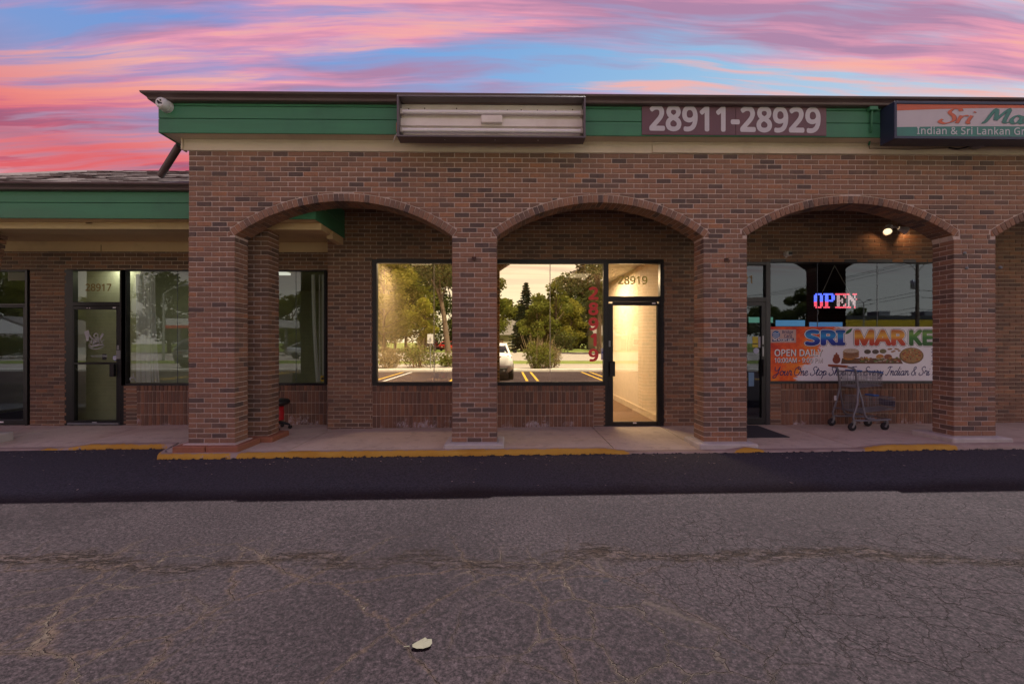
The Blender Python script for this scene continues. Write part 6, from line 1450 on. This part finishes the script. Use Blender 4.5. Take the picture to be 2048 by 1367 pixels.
def lamp_post(px, dy, py, label, twin=False):
    b = MT(px, dy); t = thing('street_lamp', b, label, 'street lamp'); h = hh(py, dy); PM = M('lamp_post_grey', (.35, .35, .33), .5, .1, metal=.3)
    mb = MB(); mb.tube([(b[0], b[1], -.05), (b[0], b[1], h * .55), (b[0], b[1], h)], [.11, .09, .06], 10); mb.build('pole', PM, t)
    for s_ in ((-1, 1) if twin else (1,)):
        L = .55 if twin else 1.7
        mb = MB(); mb.tube([(b[0], b[1], h - .05), (b[0] + s_ * L * .5, b[1], h + (.1 if twin else .45)), (b[0] + s_ * L, b[1], h + (.3 if twin else .65))], .04, 8); mb.build('lamp_arm', PM, t)
        mb = MB(); e = (b[0] + s_ * L, b[1], h + (.35 if twin else .65)); mb.tube([(e[0] - s_ * .1, e[1], e[2] - .02), (e[0] + s_ * .25, e[1], e[2] + .06), (e[0] + s_ * .55, e[1], e[2] + .02)], [.06, .16, .05], 10); mb.build('lamp_head', M('lamp_head_grey', (.4, .4, .4) if not twin else (.05, .05, .06), .5), t)
lamp_post(313, 36, 585, 'pale street lamp with one curved arm before the canopy'); lamp_post(1727, 62, 603, 'dark twin headed lamp post in the market parking lot', True)
# utility pole and its wires
up = MT(1834, 52); ut = thing('utility_pole', up, 'wooden utility pole with crossarm, transformer and sagging wires', 'utility pole'); hp = hh(527, 52) + .4; WOOD = M('weathered_pole_wood', (.14, .11, .085), .9, .2)
mb = MB(); mb.tube([(up[0], up[1], -.1), (up[0], up[1], hp)], [.21, .15], 10); mb.build('pole', WOOD, ut)
mb = MB(); mb.box(up[0] - 1.3, up[0] + 1.3, up[1] - .07, up[1] + .07, hp - .35, hp - .2); mb.tube([(up[0], up[1], hp - 1.3), (up[0] - .85, up[1], hp - .35)], .03, 5); mb.tube([(up[0], up[1], hp - 1.3), (up[0] + .85, up[1], hp - .35)], .03, 5); mb.build('crossarm', WOOD, ut)
mb = MB(); mb.lathe([(0, hp - 3.3), (.24, hp - 3.28), (.25, hp - 2.3), (.1, hp - 2.2), (0, hp - 2.15)], (up[0] - .5, up[1], 0), 14); mb.build('transformer', STEELG, ut)
for i, (dx, z_, x2, z2, y2) in enumerate(((-1.2, hp - .15, -9, 2.2, -48), (-.4, hp - .15, -9, 2.1, -48), (1.2, hp - .15, -9, 2.0, -48), (0, hp - 3.6, -9, 1.6, -48), (0, hp - 4.0, -9, 1.4, -48), (0, hp - 5.4, -9, 1.0, -48), (0, hp - 5.9, -9, .6, -48), (.1, hp - 3.4, 60, .8, 6), (.1, hp - 4.2, 60, .2, 6), (.1, hp - 5.6, 60, -.4, 6))):
    mb = MB(); pts = [(up[0] + dx + x2 * k / 14, up[1] + y2 * k / 14, z_ + (z2 - 2 if i < 7 else z2) * k / 14 - 1.4 * sin(pi * k / 14)) for k in range(15)]; mb.tube(pts, .022 if i < 7 else .028, 4); mb.build('wire', BLACKP, ut)
# yellow store far behind the market's lot
ys = MT(1880, 84); st = thing('yellow_store', ys, 'low store with a yellow fascia and flat dark roof across the road', 'store')
x0, x1 = MT(1690, 84)[0], MT(2140, 84)[0]; z1 = hh(640, 84)
mb = MB(); mb.box(x0, x1, ys[1] - 20, ys[1], 0, z1); mb.build('wall', M('store_tan_wall', (.3, .26, .2), .8), st)
mb = MB(); mb.box(x0 - .3, x1, ys[1] + .01, ys[1] + .3, hh(661, 84), z1 + .1); mb.build('yellow_fascia', M('store_yellow', (.55, .38, .02), .5, .1), st)
mb = MB(); mb.box(x0 - .2, x1, ys[1] - 20, ys[1] + .25, z1 + .11, z1 + .9); mb.build('roof_parapet', M('store_dark_roof', (.05, .05, .055), .7), st)
for k in range(3):
    mb = MB(); xx = x0 + 9 + k * 9; mb.box(xx, xx + 2.2, ys[1] - 6, ys[1] - 3, z1 + .91, z1 + 2.0, .05); mb.build('roof_unit', M('roof_unit_grey', (.22, .23, .24), .6), st)
mb = MB()
for k in range(10): xx = x0 + 1 + k * 4; mb.box(xx, xx + 3, ys[1] + .002, ys[1] + .009, .3, hh(668, 84))
mb.build('shop_windows', M('store_glass', (.03, .035, .04), .08), st)
